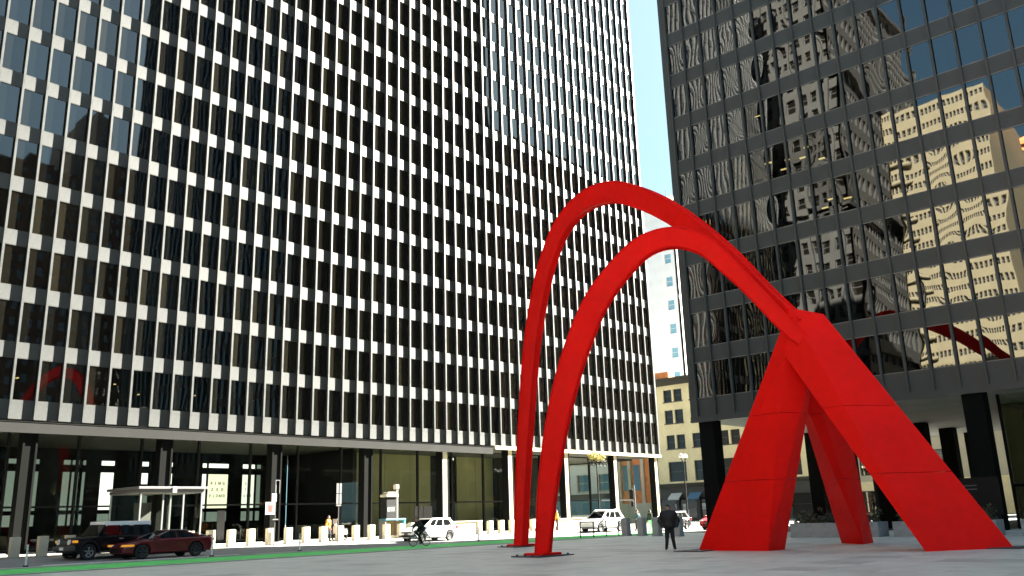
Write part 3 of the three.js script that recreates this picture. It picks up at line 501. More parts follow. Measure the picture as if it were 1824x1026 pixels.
{ const t = thing('information_kiosk', 'black information kiosk with pale lit top beside the teal bin', 'kiosk', [43.3, .24, -52]);
  part('cabinet', [rbx(-.55, .45, 1.3, 2.95, -.3, .3, .03)], M.black, t); part('roof', [rbx(-.62, .55, 2.98, 3.18, -.4, .4, .04), rbx(-.4, .35, 3.2, 3.34, -.3, .3, .04)], M.tanLight, t);
  part('mast', [rbx(.5, .74, 0, 3.55, -.14, .14, .03)], M.grey, t); part('mast_cap', [rbx(.46, .78, 3.56, 3.9, -.18, .18, .05)], M.cream, t);
  part('notice', ...board(.85, .5, printed(x => { x.fillStyle = '#0c0c0a'; x.fillRect(0, 0, 128, 76); x.fillStyle = '#c9c9c0'; x.fillRect(8, 22, 26, 40); x.fillStyle = '#0c0c0a'; x.fillRect(18, 30, 6, 24); x.fillStyle = '#8d8d86'; x.fillRect(46, 18, 62, 12); x.fillRect(46, 40, 62, 6); x.fillRect(46, 54, 62, 6); }, 128, 76), -.06, 2.1, .306), t);
  const b = thing('waste_bin', 'teal framed bin with brown slatted front behind the pale bollards', 'bin', [43.2, .23, -51.9]);
  const teal = new THREE.MeshStandardMaterial({ color: lin(.02, .12, .15), roughness: .5 }), br = new THREE.MeshStandardMaterial({ color: lin(.16, .11, .05), roughness: .8 });
  part('lid', [rbx(-1.1, .85, 1.28, 1.42, .1, .9, .03)], teal, b); for (const x of [-1.05, .78]) part('leg', [bx(x - .06, x + .06, 0, 1.28, .15, .85)], x > 0 ? new THREE.MeshStandardMaterial({ color: lin(.08, .42, .55), roughness: .5 }) : M.grey, b);
  for (let k = 0; k < 7; k++) part('slat', [bx(-.95 + k * .245, -.95 + k * .245 + .2, .25, 1.25, .5, .54)], br, b); part('base', [bx(-1.0, .75, .05, .2, .2, .8)], M.tanLight, b); }
{ const mk = (x, z, lab) => { const t = thing('delineator_post', lab, 'post', [x, gy(z), z], 0, 'plastic posts of the cycle lane'); part('post', [cyl(0, .05, .95, 0, .045, .04, 10)], M.white, t); part('base', [cyl(0, .0, .06, 0, .14, .1, 12)], M.black, t); part('reflector', [cyl(0, .62, .72, 0, .047, .047, 10), cyl(0, .8, .88, 0, .046, .046, 10)], M.steel, t); };
  mk(15.3, -43.6, 'white plastic lane post at the far left beside the green lane'); mk(24.1, -43.2, 'white plastic lane post behind the boot of the dark red sedan'); mk(29.6, -43.4, 'white plastic lane post below the parking sign'); mk(43.8, -43.2, 'white plastic lane post right of the white hatchback');
  const t = thing('teal_post', 'slim teal post between the two red arms', 'post', [48.6, gy(-42), -42]); part('shaft', [cyl(0, 0, 1.3, 0, .08, .08, 12)], new THREE.MeshStandardMaterial({ color: lin(.03, .18, .26), roughness: .5 }), t); part('cap', [cyl(0, 1.3, 1.38, 0, .09, .05, 12)], M.darkGrey, t); }
{ // lamps and signals
  const lamp = (x, z, h, lab) => { const t = thing('street_lamp', lab, 'street lamp', [x, gy(z), z]); part('base', [cyl(0, 0, .5, 0, .22, .14), cyl(0, .5, .6, 0, .16, .16)], M.black, t); part('pole', [cyl(0, .6, h - .6, 0, .09, .06)], M.black, t); part('arm', [bar(V(0, h - .7, 0), V(.4, h - .4, 0), .04), bar(V(0, h - .7, 0), V(-.4, h - .4, 0), .04)], M.black, t);
    for (const q of [-.4, .4]) { const g = new THREE.SphereGeometry(.24, 18, 14); g.translate(q, h - .1, 0); part('globe', [g], M.white, t); part('collar', [cyl(q, h - .4, h - .3, 0, .1, .14)], M.black, t); } };
  lamp(78, -47.5, 7.0, 'black street lamp with white globes in front of the tan building');
  const t = thing('traffic_signal', 'traffic signal on a pale pole near the silver car', 'traffic signal', [70.5, .2, -48.6]); part('pole', [cyl(0, 0, 3.9, 0, .11, .09)], M.grey, t); part('housing', [rbx(-.2, .2, 2.6, 3.5, -.45, -.12, .04)], M.black, t); for (const y of [2.78, 3.05, 3.32]) part('lens', [cyl(0, 0, .03, 0, .1, .1, 14).rotateX(Math.PI / 2).translate(0, y, -.12 + .01)], M.darkGrey, t); part('pedestrian_head', [rbx(-.2, .2, 1.9, 2.4, -.3, -.12, .03)], M.black, t);
  const s = thing('lamp_post', 'lamp post with yellow flower basket before the corner of the long tower', 'lamp post', [68.7, 0, -51.5]); part('pole', [cyl(0, .2, 6.2, 0, .09, .06)], M.black, s); part('flower_basket', (() => { const r = rng(5), g = []; for (let k = 0; k < 420; k++) { const a = r() * 6.283, q = Math.sqrt(r()), l = new THREE.PlaneGeometry(.16, .1); l.rotateX(r() * 6); l.rotateY(r() * 6); l.translate(Math.cos(a) * q * 1.25, 6.95 + (r() - .5) * .8 * Math.sqrt(1 - q * q) + .15 * Math.cos(a * 5), Math.sin(a) * q * .5); g.push(l); } return g; })(), new THREE.MeshPhysicalMaterial({ color: lin(.30, .26, .06), roughness: .9, transmission: .3, thickness: 0, side: THREE.DoubleSide }), s).userData.kind = 'stuff'; part('scrollwork', [-1.1, -.5, .1, .7, 1.3].map(x => { const g = new THREE.TorusGeometry(.24, .04, 8, 16); g.translate(x, 6.25, 0); return g; }), M.black, s); part('hanger', [bx(-1.6, 1.6, 6.52, 6.58, -.04, .04)], M.black, s);
}
{ // planters with shrubs under the right tower
  const leafy = (w, d, h, n, seed) => { const r = rng(seed), g = []; for (let k = 0; k < n; k++) { const l = new THREE.PlaneGeometry(.10 + r() * .1, .05 + r() * .04); l.rotateX(r() * 6); l.rotateY(r() * 6); l.rotateZ(r() * 6); const x = (r() - .5) * w, z = (r() - .5) * d; l.translate(x, r() ** .8 * h * (.55 + .45 * Math.sin(x * 2.1 + seed) * Math.cos(z * 3)), z); g.push(l); } return g; };
  const leafM = new THREE.MeshPhysicalMaterial({ color: lin(.05, .055, .02), roughness: .8, transmission: .3, thickness: 0, side: THREE.DoubleSide }), leafR = new THREE.MeshPhysicalMaterial({ color: lin(.10, .045, .02), roughness: .8, transmission: .3, thickness: 0, side: THREE.DoubleSide });
  for (const [z, L, lab, s] of [[-18.9, 4.6, 'grey stone planter of low shrubs between the wedge legs, left one', 1], [-13.6, 4.6, 'grey stone planter of low shrubs beneath the right wedge leg', 2], [-8.2, 4.2, 'grey stone planter at the right edge of the plaza', 3]]) {
    const t = thing('planter', lab, 'planter', [45.6, 0, z]); part('wall', [rbx(-.7, -.55, 0, .72, -L / 2, L / 2, .02), rbx(.55, .7, 0, .72, -L / 2, L / 2, .02), rbx(-.548, .548, 0, .72, -L / 2, -L / 2 + .15, .02), rbx(-.548, .548, 0, .72, L / 2 - .15, L / 2, .02)], M.greyStone, t); part('plinth', [bx(-.62, .62, .004, .1, -L / 2 + .1, L / 2 - .1)], M.darkGrey, t); part('soil', [bx(-.548, .548, .1, .62, -L / 2 + .16, L / 2 - .16)], M.brownStone, t);
    const sh = part('shrub', leafy(1.3, L - .3, .8, 1100, s).map(g => g.translate(0, .62, 0)), leafM, t); part('twig', [...Array(40)].map((_, k) => { const x = (R() - .5) * 1, z2 = (R() - .5) * (L - .5); return bar(V(x, .6, z2), V(x + (R() - .5) * .3, 1.1 + R() * .4, z2 + (R() - .5) * .3), .012, .005, 5); }), M.brownStone, sh); part('red_leaf', leafy(1.2, L - .4, .95, 260, s + 9).map(g => g.translate(0, .62, 0)), leafR, sh).userData.kind = 'stuff'; }
  const t = thing('notice_board', 'black notice board with round white emblem behind the right planter', 'sign', [48.2, 0, -13.6]); part('panel', [rbx(-.06, .06, .9, 2.7, -1.9, 1.9, .02)], M.black, t); const ring = new THREE.TorusGeometry(.2, .05, 8, 24); ring.rotateY(Math.PI / 2); ring.translate(-.07, 1.7, .3); part('emblem', [ring, bx(-.09, -.062, 1.66, 1.74, .12, .48), bx(-.09, -.062, 1.52, 1.88, .26, .34)], M.grey, t); for (const y of [2.3, 2.12]) part('text_line', [bx(-.075, -.062, y, y + .05, -1.2, .9)], M.grey, t); for (const z of [-1.7, 1.7]) part('leg', [bx(-.05, .05, 0, .9, z - .05, z + .05)], M.black, t);
}
// ------------------------------------------------------------------ vehicles (front towards -x)
function quadPanel(p, th, out) { // thin plate on four corners (counter-clockwise seen from outside)
  const n = V().crossVectors(V().subVectors(p[1], p[0]), V().subVectors(p[3], p[0])).normalize(); if (n.dot(out) < 0) n.negate();
  const q = p.map(v => v.clone().addScaledVector(n, th)), g = new ConvexGeometry([...p, ...q]); return g;
}
const tyreM = new THREE.MeshStandardMaterial({ color: lin(.012), roughness: .85 }), glassCar = new THREE.MeshPhysicalMaterial({ color: lin(.006, .007, .007), roughness: .03, ior: 1.6 });
const rimM = new THREE.MeshStandardMaterial({ color: lin(.5), roughness: .35, metalness: .8 });
function wheel(t, x, z, r, w, side, dark) {
  const g = new THREE.LatheGeometry([[r * .62, -w / 2], [r * .93, -w / 2], [r, -w / 2 + .05], [r, w / 2 - .05], [r * .93, w / 2], [r * .62, w / 2], [r * .62, -w / 2]].map(a => new THREE.Vector2(...a)), 28); g.rotateX(Math.PI / 2); g.translate(x, r, z);
  const m = part('wheel', [g], tyreM, t), zs = z + side * (w / 2 - .05), rim = [cyl(0, -.02, .02, 0, r * .16, r * .16, 12).rotateX(Math.PI / 2).translate(x, r, zs)];
  for (let k = 0; k < 5; k++) { const a = k / 5 * 6.283 + .3; rim.push(flatBar(V(x, r, zs), V(x + Math.cos(a) * r * .6, r + Math.sin(a) * r * .6, zs), r * .2, .04, V(0, 0, 1))); }
  const ring = new THREE.TorusGeometry(r * .6, r * .05, 8, 26); ring.translate(x, r, zs); rim.push(ring); part('rim', rim, dark ? M.darkGrey : rimM, m);
  part('brake_disc', [cyl(0, -.02, .02, 0, r * .5, r * .5, 20).rotateX(Math.PI / 2).translate(x, r, z + side * .02)], M.black, m);
}
function car(name, label, o, pos, turn, extra) {
  const t = thing(name, label, o.cat, pos, turn), W = o.W, paint = o.paint;
  const s = new THREE.Shape(); o.prof.forEach(([x, y], i) => i ? s.lineTo(x, y) : s.moveTo(x, y));
  const [xf, xr] = o.axles, r = o.r, ar = r * 1.16;
  s.lineTo(xr + ar, o.gc); s.absarc(xr, r, ar, Math.asin((o.gc - r) / ar) , Math.PI - Math.asin((o.gc - r) / ar), false); s.lineTo(xf + ar, o.gc); s.absarc(xf, r, ar, Math.asin((o.gc - r) / ar), Math.PI - Math.asin((o.gc - r) / ar), false); s.closePath();
  const bv = o.bevel || .07, g = new THREE.ExtrudeGeometry(s, { depth: W - 2 * bv, bevelEnabled: true, bevelThickness: bv, bevelSize: bv * .8, bevelOffset: -bv * .8, bevelSegments: 4, curveSegments: 14 }); g.translate(0, 0, -W / 2 + bv); { const p = g.attributes.position, Lx = o.taper || 1.5; for (let i = 0; i < p.count; i++) { const x = Math.abs(p.getX(i)), y = p.getY(i); p.setZ(i, p.getZ(i) * (1 - .16 * Math.max(0, x - Lx) ** 1.5 - .05 * Math.max(0, y - .7))); } g.computeVertexNormals(); }
  part('body', [toCreasedNormals(g, .6)], paint, t);
  part('underbody', [bx(o.prof[0][0] + .3, -o.prof[0][0] - .3 + 0, o.gc - .06, o.gc + .25, -W / 2 + .2, W / 2 - .2)], M.black, t);
  // cabin: belt quad to roof quad
  const [bf, br, by, bw] = o.belt, [rf, rr, ry, rw] = o.roof;
  const P = (x, y, hw, sd) => V(x, y, sd * hw), sd = [1, -1];
  const cg = new ConvexGeometry([P(bf, by, bw, 1), P(bf, by, bw, -1), P(br, by, bw, 1), P(br, by, bw, -1), P(rf, ry, rw, 1), P(rf, ry, rw, -1), P(rr, ry, rw, 1), P(rr, ry, rw, -1)]);
  part('cabin', [cg], o.pillar || paint, t);
  part('roof', [rbx(rf - .03, rr + .03, ry - (o.roofB || .03), ry + (o.roofT || .05), -rw - .02, rw + .02, .03, 3)], o.roofM || paint, t);
  const L = (a, b, f) => a.clone().lerp(b, f), face = (a, b, c, d, u0, u1, v0, v1) => { const q = (u, v) => L(L(a, b, u), L(d, c, u), v); return [q(u0, v0), q(u1, v0), q(u1, v1), q(u0, v1)]; };
  for (const k of sd) for (const [u0, u1] of o.sideWin) part('side_window', [quadPanel(face(P(bf, by, bw, k), P(br, by, bw, k), P(rr, ry, rw, k), P(rf, ry, rw, k), u0, u1, .1, .9), .006, V(0, 0, k))], glassCar, t);
  part('windscreen', [quadPanel(face(P(bf, by, bw, 1), P(bf, by, bw, -1), P(rf, ry, rw, -1), P(rf, ry, rw, 1), .06, .94, .08, .95), .006, V(-1, .5, 0))], glassCar, t);
  part('rear_window', [quadPanel(face(P(br, by, bw, 1), P(br, by, bw, -1), P(rr, ry, rw, -1), P(rr, ry, rw, 1), .08, .92, .15, .9), .006, V(1, .5, 0))], glassCar, t);
  for (const k of sd) { wheel(t, xf, k * (W / 2 - .12), r, .22, k, o.darkRim); wheel(t, xr, k * (W / 2 - .12), r, .22, k, o.darkRim); part('mirror', [rbx(bf + .25, bf + .42, by + .02, by + .18, k * (bw + .03), k * (bw + .22), .03)], o.mirrorM || paint, t);
    for (const dx of o.handles) part('door_handle', [rbx(dx, dx + .2, by - .16, by - .11, k * (W / 2 - .004), k * (W / 2 + .02), .01)], o.handleM || M.steel, t);
    for (const dx of o.seams) part('door_seam', [bx(dx, dx + .012, o.gc + .12, by - .02, k * (W / 2 - .02), k * (W / 2 + .0015))], M.black, t); }
  extra(t, o); return t;
}
M.roofWhite = new THREE.MeshStandardMaterial({ color: lin(.86), roughness: .5 });
const carPaint = (c, cc = .55, sp = .5) => new THREE.MeshPhysicalMaterial({ color: lin(...c), roughness: .35, clearcoat: cc, clearcoatRoughness: .05, specularIntensity: sp });
const headM = new THREE.MeshPhysicalMaterial({ color: lin(.75, .75, .72), roughness: .15, clearcoat: 1 }), amberM = new THREE.MeshStandardMaterial({ color: lin(.8, .3, .02), roughness: .3, emissive: lin(1, .4, .03), emissiveIntensity: .03 }), tailM = new THREE.MeshStandardMaterial({ color: lin(.45, .02, .02), roughness: .25 });
// black off-roader with a white roof
car('parked_car', 'black boxy off-roader with white roof parked by the far kerb', { cat: 'car', W: 1.86, r: .4, gc: .38, axles: [-1.42, 1.25], paint: carPaint([.004, .004, .005], .3, .3), roofM: M.roofWhite, roofT: .12, roofB: .19, bevel: .06,
  prof: [[-2.15, .38], [-2.2, .6], [-2.17, .98], [-2.05, 1.06], [-.95, 1.14], [2.1, 1.16], [2.16, .95], [2.16, .45], [2.1, .38]], belt: [-1.0, 2.1, 1.13, .84], roof: [-.52, 1.98, 1.74, .72], sideWin: [[.05, .33], [.36, .52], [.62, .96]], handles: [.15], handleM: M.steel, seams: [-.85, .45], mirrorM: M.black },
  [20.35, gy(-47.1), -47.2], .13, t => { part('grille', [rbx(-2.24, -2.17, .78, 1.0, -.62, .62, .02)], M.darkGrey, t); for (const z of [-.5, .5]) part('headlight', [cyl(0, -.03, .03, 0, .13, .13, 20).rotateZ(Math.PI / 2).translate(-2.25, .9, z)], headM, t); for (const z of [-.78, .78]) part('indicator', [rbx(-2.2, -2.02, .86, .98, z - .1, z + .14 * Math.sign(z), .02)], amberM, t); part('bumper', [rbx(-2.34, -2.12, .48, .7, -.9, .9, .05, 3), rbx(2.1, 2.26, .48, .72, -.9, .9, .05, 3)], M.darkGrey, t); part('number_plate', [bx(-2.362, -2.345, .52, .66, -.18, .18)], M.white, t); part('spare_wheel', [cyl(0, -.11, .11, 0, .38, .38, 22).rotateZ(Math.PI / 2).translate(2.3, .95, 0)], tyreM, t); part('step_bar', [rbx(-.85, .75, .34, .42, .86, .98, .03), rbx(-.85, .75, .34, .42, -.98, -.86, .03)], M.darkGrey, t); part('fender_flare', [-1.42, 1.25].flatMap(x => [1, -1].map(k => { const g = new THREE.TorusGeometry(.5, .045, 8, 20, Math.PI); g.translate(x, .4, k * .92); return g; })), M.black, t); });
// dark red fastback
car('parked_car', 'dark red fastback sedan parked close behind the black off-roader', { cat: 'car', W: 1.86, r: .35, gc: .26, axles: [-1.45, 1.42], paint: carPaint([.10, .004, .008]), bevel: .12, darkRim: true, roofT: .035,
  prof: [[-2.35, .28], [-2.42, .45], [-2.38, .66], [-2.1, .78], [-.95, .94], [1.6, .98], [2.28, 1.0], [2.38, .9], [2.42, .6], [2.3, .28]], belt: [-1.15, 2.15, .93, .80], roof: [-.1, .85, 1.34, .58], sideWin: [[.12, .46], [.49, .86]], handles: [.05, 1.0], seams: [-.75, .3, 1.2], handleM: carPaint([.10, .004, .008]) },
  [22.35, gy(-45.0), -45.1], 0, t => { for (const k of [1, -1]) { part('headlight', [rbx(-2.4, -1.95, .6, .7, k * .5, k * .9, .03)], headM, t); part('indicator', [rbx(-2.43, -1.9, .62, .72, k * .62, k * .935, .03)], amberM, t); part('tail_light', [rbx(2.2, 2.44, .78, .9, k * .4, k * .9, .03)], tailM, t); } part('grille', [rbx(-2.45, -2.36, .34, .56, -.55, .55, .03)], M.black, t); part('chrome_strip', [1, -1].map(k => bar(V(-1.0, .97, k * .84), V(.0, 1.35, k * .63), .018)).concat([1, -1].map(k => bar(V(0, 1.37, k * .6), V(.9, 1.36, k * .6), .016)), [1, -1].map(k => bar(V(.9, 1.36, k * .6), V(2.1, 1.0, k * .78), .016))), M.steel, t); part('boot_lip', [rbx(2.1, 2.36, 1.0, 1.05, -.75, .75, .02)], carPaint([.10, .004, .008]), t); });
const hatch = (paint, cat = 'car') => ({ cat, W: 1.74, r: .33, gc: .27, axles: [-1.28, 1.27], paint, bevel: .12, roofT: .05,
  prof: [[-1.95, .28], [-2.04, .5], [-2.0, .72], [-1.75, .86], [-.95, 1.0], [1.75, 1.04], [1.98, .95], [2.04, .6], [1.98, .3]], belt: [-1.1, 1.95, .98, .78], roof: [-.25, 1.5, 1.5, .62], sideWin: [[.1, .3], [.33, .58], [.61, .88]], handles: [.0, .95], seams: [-.75, .2, 1.05], handleM: paint });
const hatchBits = paint => t => { for (const k of [1, -1]) { part('headlight', [rbx(-2.0, -1.7, .66, .8, k * .5, k * .84, .04)], headM, t); part('tail_light', [rbx(1.9, 2.05, .78, 1.02, k * .62, k * .86, .03)], tailM, t); part('fog_lamp', [rbx(-2.06, -1.95, .36, .46, k * .55, k * .75, .02)], M.black, t); } part('grille', [rbx(-2.06, -1.98, .34, .5, -.5, .5, .03), rbx(-2.045, -1.96, .6, .68, -.5, .5, .02)], M.black, t); part('number_plate', [bx(-2.075, -2.062, .5, .6, -.2, .2)], M.grey, t); };
{ const w = carPaint([.78, .78, .76]); car('parked_car', 'white hatchback parked behind the cyclist in the sun', hatch(w), [42.3, gy(-46.6), -46.6], 0, hatchBits(w)); }
{ const w = carPaint([.5, .51, .5]); const o = hatch(w); Object.assign(o, { W: 1.86, r: .37, gc: .32, axles: [-1.4, 1.4], prof: [[-2.2, .34], [-2.28, .6], [-2.24, .92], [-2.0, 1.02], [-1.0, 1.12], [2.0, 1.14], [2.2, 1.0], [2.24, .6], [2.15, .34]], belt: [-1.15, 2.15, 1.1, .84], roof: [-.3, 1.75, 1.7, .68], handles: [-.02, 1.0], seams: [-.85, .25, 1.2] });
  car('parked_car', 'silver grey estate car standing behind the railing right of the red arms', o, [62.5, gy(-46.6), -46.6], 0, t => { hatchBits(w)(t); for (const k of [1, -1]) part('roof_rail', [bar(V(-.2, 1.8, k * .6), V(1.6, 1.8, k * .6), .025)], M.steel, t); }); }
{ const w = carPaint([.02, .02, .022]); car('parked_car', 'dark car with pale roof half hidden behind the man in black', Object.assign(hatch(w), { roofM: M.white }), [66.5, gy(-42.5), -42.2], 0, hatchBits(w)); }
{ const w = carPaint([.6, .03, .04]); car('parked_car', 'red and white car right of the man in black', Object.assign(hatch(w), { roofM: M.white }), [69.5, gy(-40), -39.2], 0, hatchBits(w)); }
// ------------------------------------------------------------------ people: implicit bodies meshed with surface nets
function surfaceNet(f, lo, hi, c) {
  const n = [0, 1, 2].map(k => Math.ceil((hi.getComponent(k) - lo.getComponent(k)) / c) + 1), [nx, ny, nz] = n, F = new Float32Array(nx * ny * nz), id = (i, j, k) => (k * ny + j) * nx + i;
  for (let k = 0; k < nz; k++) for (let j = 0; j < ny; j++) for (let i = 0; i < nx; i++) F[id(i, j, k)] = f(lo.x + i * c, lo.y + j * c, lo.z + k * c);
  const vid = new Int32Array(nx * ny * nz).fill(-1), pos = [], idx = [];
  for (let k = 0; k < nz - 1; k++) for (let j = 0; j < ny - 1; j++) for (let i = 0; i < nx - 1; i++) {
    let m = 0, sx = 0, sy = 0, sz = 0; const q = [];
    for (let b = 0; b < 8; b++) { q[b] = F[id(i + (b & 1), j + (b >> 1 & 1), k + (b >> 2))]; if (q[b] < 0) m++; }
    if (m === 0 || m === 8) continue; let cn = 0;
    for (let a = 0; a < 8; a++) for (const e of [1, 2, 4]) { if (a & e) continue; const b = a | e; if ((q[a] < 0) === (q[b] < 0)) continue; const s = q[a] / (q[a] - q[b]); sx += (a & 1) + (e === 1 ? s : 0); sy += (a >> 1 & 1) + (e === 2 ? s : 0); sz += (a >> 2) + (e === 4 ? s : 0); cn++; }
    vid[id(i, j, k)] = pos.length / 3; pos.push(lo.x + (i + sx / cn) * c, lo.y + (j + sy / cn) * c, lo.z + (k + sz / cn) * c);
  }
  for (let k = 1; k < nz - 1; k++) for (let j = 1; j < ny - 1; j++) for (let i = 1; i < nx - 1; i++) {
    const a = F[id(i, j, k)] < 0;
    const quad = (p, q, r, s, flip) => { if (p < 0 || q < 0 || r < 0 || s < 0) return; flip ? idx.push(p, q, r, p, r, s) : idx.push(p, r, q, p, s, r); };
    if (a !== F[id(i + 1, j, k)] < 0) quad(vid[id(i, j - 1, k - 1)], vid[id(i, j, k - 1)], vid[id(i, j, k)], vid[id(i, j - 1, k)], a);
    if (a !== F[id(i, j + 1, k)] < 0) quad(vid[id(i - 1, j, k - 1)], vid[id(i - 1, j, k)], vid[id(i, j, k)], vid[id(i, j, k - 1)], a);
    if (a !== F[id(i, j, k + 1)] < 0) quad(vid[id(i - 1, j - 1, k)], vid[id(i, j - 1, k)], vid[id(i, j, k)], vid[id(i - 1, j, k)], a);
  }
  const g = new THREE.BufferGeometry(); g.setAttribute('position', new THREE.Float32BufferAttribute(pos, 3)); g.setIndex(idx); g.computeVertexNormals(); return g;
}
function flesh(bones, cell, k = .03, grow = 0) {                   // bones: [a, b, ra, rb]
  const lo = V(1e9, 1e9, 1e9), hi = V(-1e9, -1e9, -1e9);
  for (const [a, b, ra, rb] of bones) for (const [p, r] of [[a, ra], [b, rb]]) { lo.min(p.clone().subScalar(r + grow + cell * 2)); hi.max(p.clone().addScalar(r + grow + cell * 2)); }
  const B = bones.map(([a, b, ra, rb]) => { const dx = b.x - a.x, dy = b.y - a.y, dz = b.z - a.z; return [a.x, a.y, a.z, dx, dy, dz, 1 / Math.max(1e-9, dx * dx + dy * dy + dz * dz), ra + grow, rb - ra]; });
  const f = (x, y, z) => { let d = 1e3; for (const [ax, ay, az, dx, dy, dz, il, ra, dr] of B) { const px = x - ax, py = y - ay, pz = z - az, t = Math.max(0, Math.min(1, (px * dx + py * dy + pz * dz) * il)), qx = px - t * dx, qy = py - t * dy, qz = pz - t * dz, e = Math.sqrt(qx * qx + qy * qy + qz * qz) - ra - t * dr; const h = Math.max(k - Math.abs(d - e), 0) / k; d = Math.min(d, e) - h * h * k * .25; } return d; };
  return surfaceNet(f, lo, hi, cell);
}
const cloth = (c, r = .85) => new THREE.MeshStandardMaterial({ color: lin(...c), roughness: r });
const skinM = cloth([.36, .21, .14], .6), hairM = cloth([.015, .012, .01], .7);
function hand(w, dir, side, thumb) { // palm and five fingers, slightly curled
  const b = [], up = side.clone().cross(dir).normalize(), at = (f, s, u) => w.clone().addScaledVector(dir, f).addScaledVector(side, s).addScaledVector(up, u);
  for (const s of [-.028, -.01, .01, .028]) b.push([at(.01, s * .8, 0), at(.085, s, 0), .016, .013]);
  [[-.03, .062], [-.01, .075], [.01, .07], [.029, .055]].forEach(([s, l]) => { b.push([at(.09, s, 0), at(.09 + l * .55, s, .008), .0095, .0088]); b.push([at(.09 + l * .55, s, .008), at(.09 + l, s, .03), .0088, .0075]); });
  b.push([at(.03, .03 * thumb, 0), at(.065, .058 * thumb, .012), .013, .0105]); b.push([at(.065, .058 * thumb, .012), at(.095, .064 * thumb, .028), .0105, .0085]);
  return b;
}
// J: joints in metres in the figure's own frame, facing +z
function person(label, J, o, pos, turn, group) {
  const t = thing('person', label, 'person', pos, turn, group), c = o.cell || .016, k = .035, s = o.bulk || 1;
  const head = [[J.head.clone().add(V(0, .035, -.012)), J.head.clone().add(V(0, -.05, .018)), .092, .068], [J.neck, J.head.clone().add(V(0, -.06, -.01)), .058, .055], [J.head.clone().add(V(0, .0, .085)), J.head.clone().add(V(0, -.025, .108)), .011, .016], [J.head.clone().add(V(.086, .01, -.01)), J.head.clone().add(V(.088, -.035, -.005)), .016, .013], [J.head.clone().add(V(-.086, .01, -.01)), J.head.clone().add(V(-.088, -.035, -.005)), .016, .013]];
  const torso = [[J.pelvis.clone().add(V(.07, 0, 0)), J.pelvis.clone().add(V(-.07, 0, 0)), .115, .115], [J.pelvis, J.chest, .125, .13], [J.chest.clone().add(V(.07, 0, 0)), J.chest.clone().add(V(-.07, 0, 0)), .125, .125], [J.chest, J.neck, .12, .065], [J.sl, J.sr, .07, .07]];
  const arms = [[J.sl, J.el, .058, .045], [J.el, J.wl, .044, .03], [J.sr, J.er, .058, .045], [J.er, J.wr, .044, .03]];
  const legs = [[J.hl, J.kl, .088, .062], [J.kl, J.al, .06, .04], [J.hr, J.kr, .088, .062], [J.kr, J.ar, .06, .04]];
  const hands = [[J.el, J.wl, 1], [J.er, J.wr, -1]].map(([e, w, q]) => { const d = V().subVectors(w, e).normalize(), sd = V(0, 0, 1).addScaledVector(d, -d.z).normalize(); return flesh(hand(w.clone().addScaledVector(d, .01), d, sd, 1), .007, .01); });
  part('body', [flesh([...head, ...torso, ...arms, ...legs], c, k), ...hands], o.skin || skinM, t);
  part('jacket', [flesh([...torso.map(([a, b, r, q]) => [a, b, r * s + .012, q * s + .012]), ...arms.map(([a, b, r, q], i) => [a, i % 2 ? a.clone().lerp(b, .93) : b, r * s * 1.1 + .016, q * s * 1.12 + .016])], c, k * 1.3)], o.jacket, t);
  part('trousers', [flesh([[J.hl, J.hr, .115, .115], ...legs.map(([a, b, r, q]) => [a, b, r + .02, q + .025])], c, k)], o.trousers, t);
  for (const [a, f] of [[J.al, J.tl], [J.ar, J.tr]]) part('shoe', [flesh([[a.clone().add(V(0, -.035, -.03)), f, .045, .038], [a, a.clone().add(V(0, -.03, 0)), .05, .045]], c * .8, .03)], o.shoe || hairM, t);
  part(o.helmet ? 'helmet' : 'hair', [flesh([[J.head.clone().add(V(0, .06, -.02)), J.head.clone().add(V(0, .0, -.045)), .094, .085]], c * .8, .02)], o.helmet || hairM, t);
  for (const q of [-.033, .033]) part('eye', [new THREE.SphereGeometry(.011, 8, 6).translate(J.head.x + q, J.head.y + .012, J.head.z + .078)], hairM, t);
  return t;
}
const stand = (w = 0, h = 1) => { const J = { head: V(0, 1.63, .02), neck: V(0, 1.46, 0), chest: V(0, 1.3, 0), pelvis: V(0, .98, 0), sl: V(.18, 1.41, 0), sr: V(-.18, 1.41, 0), el: V(.27, 1.14, -.03), er: V(-.27, 1.14, -.03), wl: V(.24, .9, .07), wr: V(-.24, .9, .07), hl: V(.09, .93, 0), hr: V(-.09, .93, 0), kl: V(.11, .5, .03 + w * .16), kr: V(-.11, .5, .03 - w * .02), al: V(.13, .085, w * .22), ar: V(-.13, .085, -w * .26), tl: V(.15, .04, .14 + w * .22), tr: V(-.15, .04, .14 - w * .24) }; if (w) { J.wl.z -= .2; J.wr.z += .18; } for (const k in J) J[k].multiplyScalar(h); return J; };
person('man in black puffer jacket and black trousers standing on the plaza', (() => { const J = stand(0, 1.015); J.el.x = .36; J.er.x = -.36; J.wl.x = .3; J.wr.x = -.29; J.sl.x = .21; J.sr.x = -.21; J.al.x = .17; J.ar.x = -.16; J.tl.x = .2; J.tr.x = -.2; return J; })(), { cell: .013, bulk: 1.75, jacket: cloth([.006, .006, .006], .6), trousers: cloth([.008, .008, .009]) }, [32.05, .002, -20.45], -.95);
const dark = cloth([.012, .013, .016]), teal = cloth([.06, .1, .11]), wht = cloth([.6, .6, .58]);
person('pedestrian in a grey teal coat beside the silver car', stand(.7), { jacket: teal, trousers: dark }, [63.2, gy(-43.4), -43.4], -.4, 'distant pedestrians');
person('pedestrian in a black coat and pale trousers by the grey bollards', stand(.8), { jacket: dark, trousers: wht }, [61.5, gy(-40.8), -41], 1.2, 'distant pedestrians');
person('pedestrian with a white shirt under a dark coat left of the man in black', stand(.6, .97), { jacket: wht, trousers: dark }, [60.5, gy(-38), -38.2], 2.2, 'distant pedestrians');
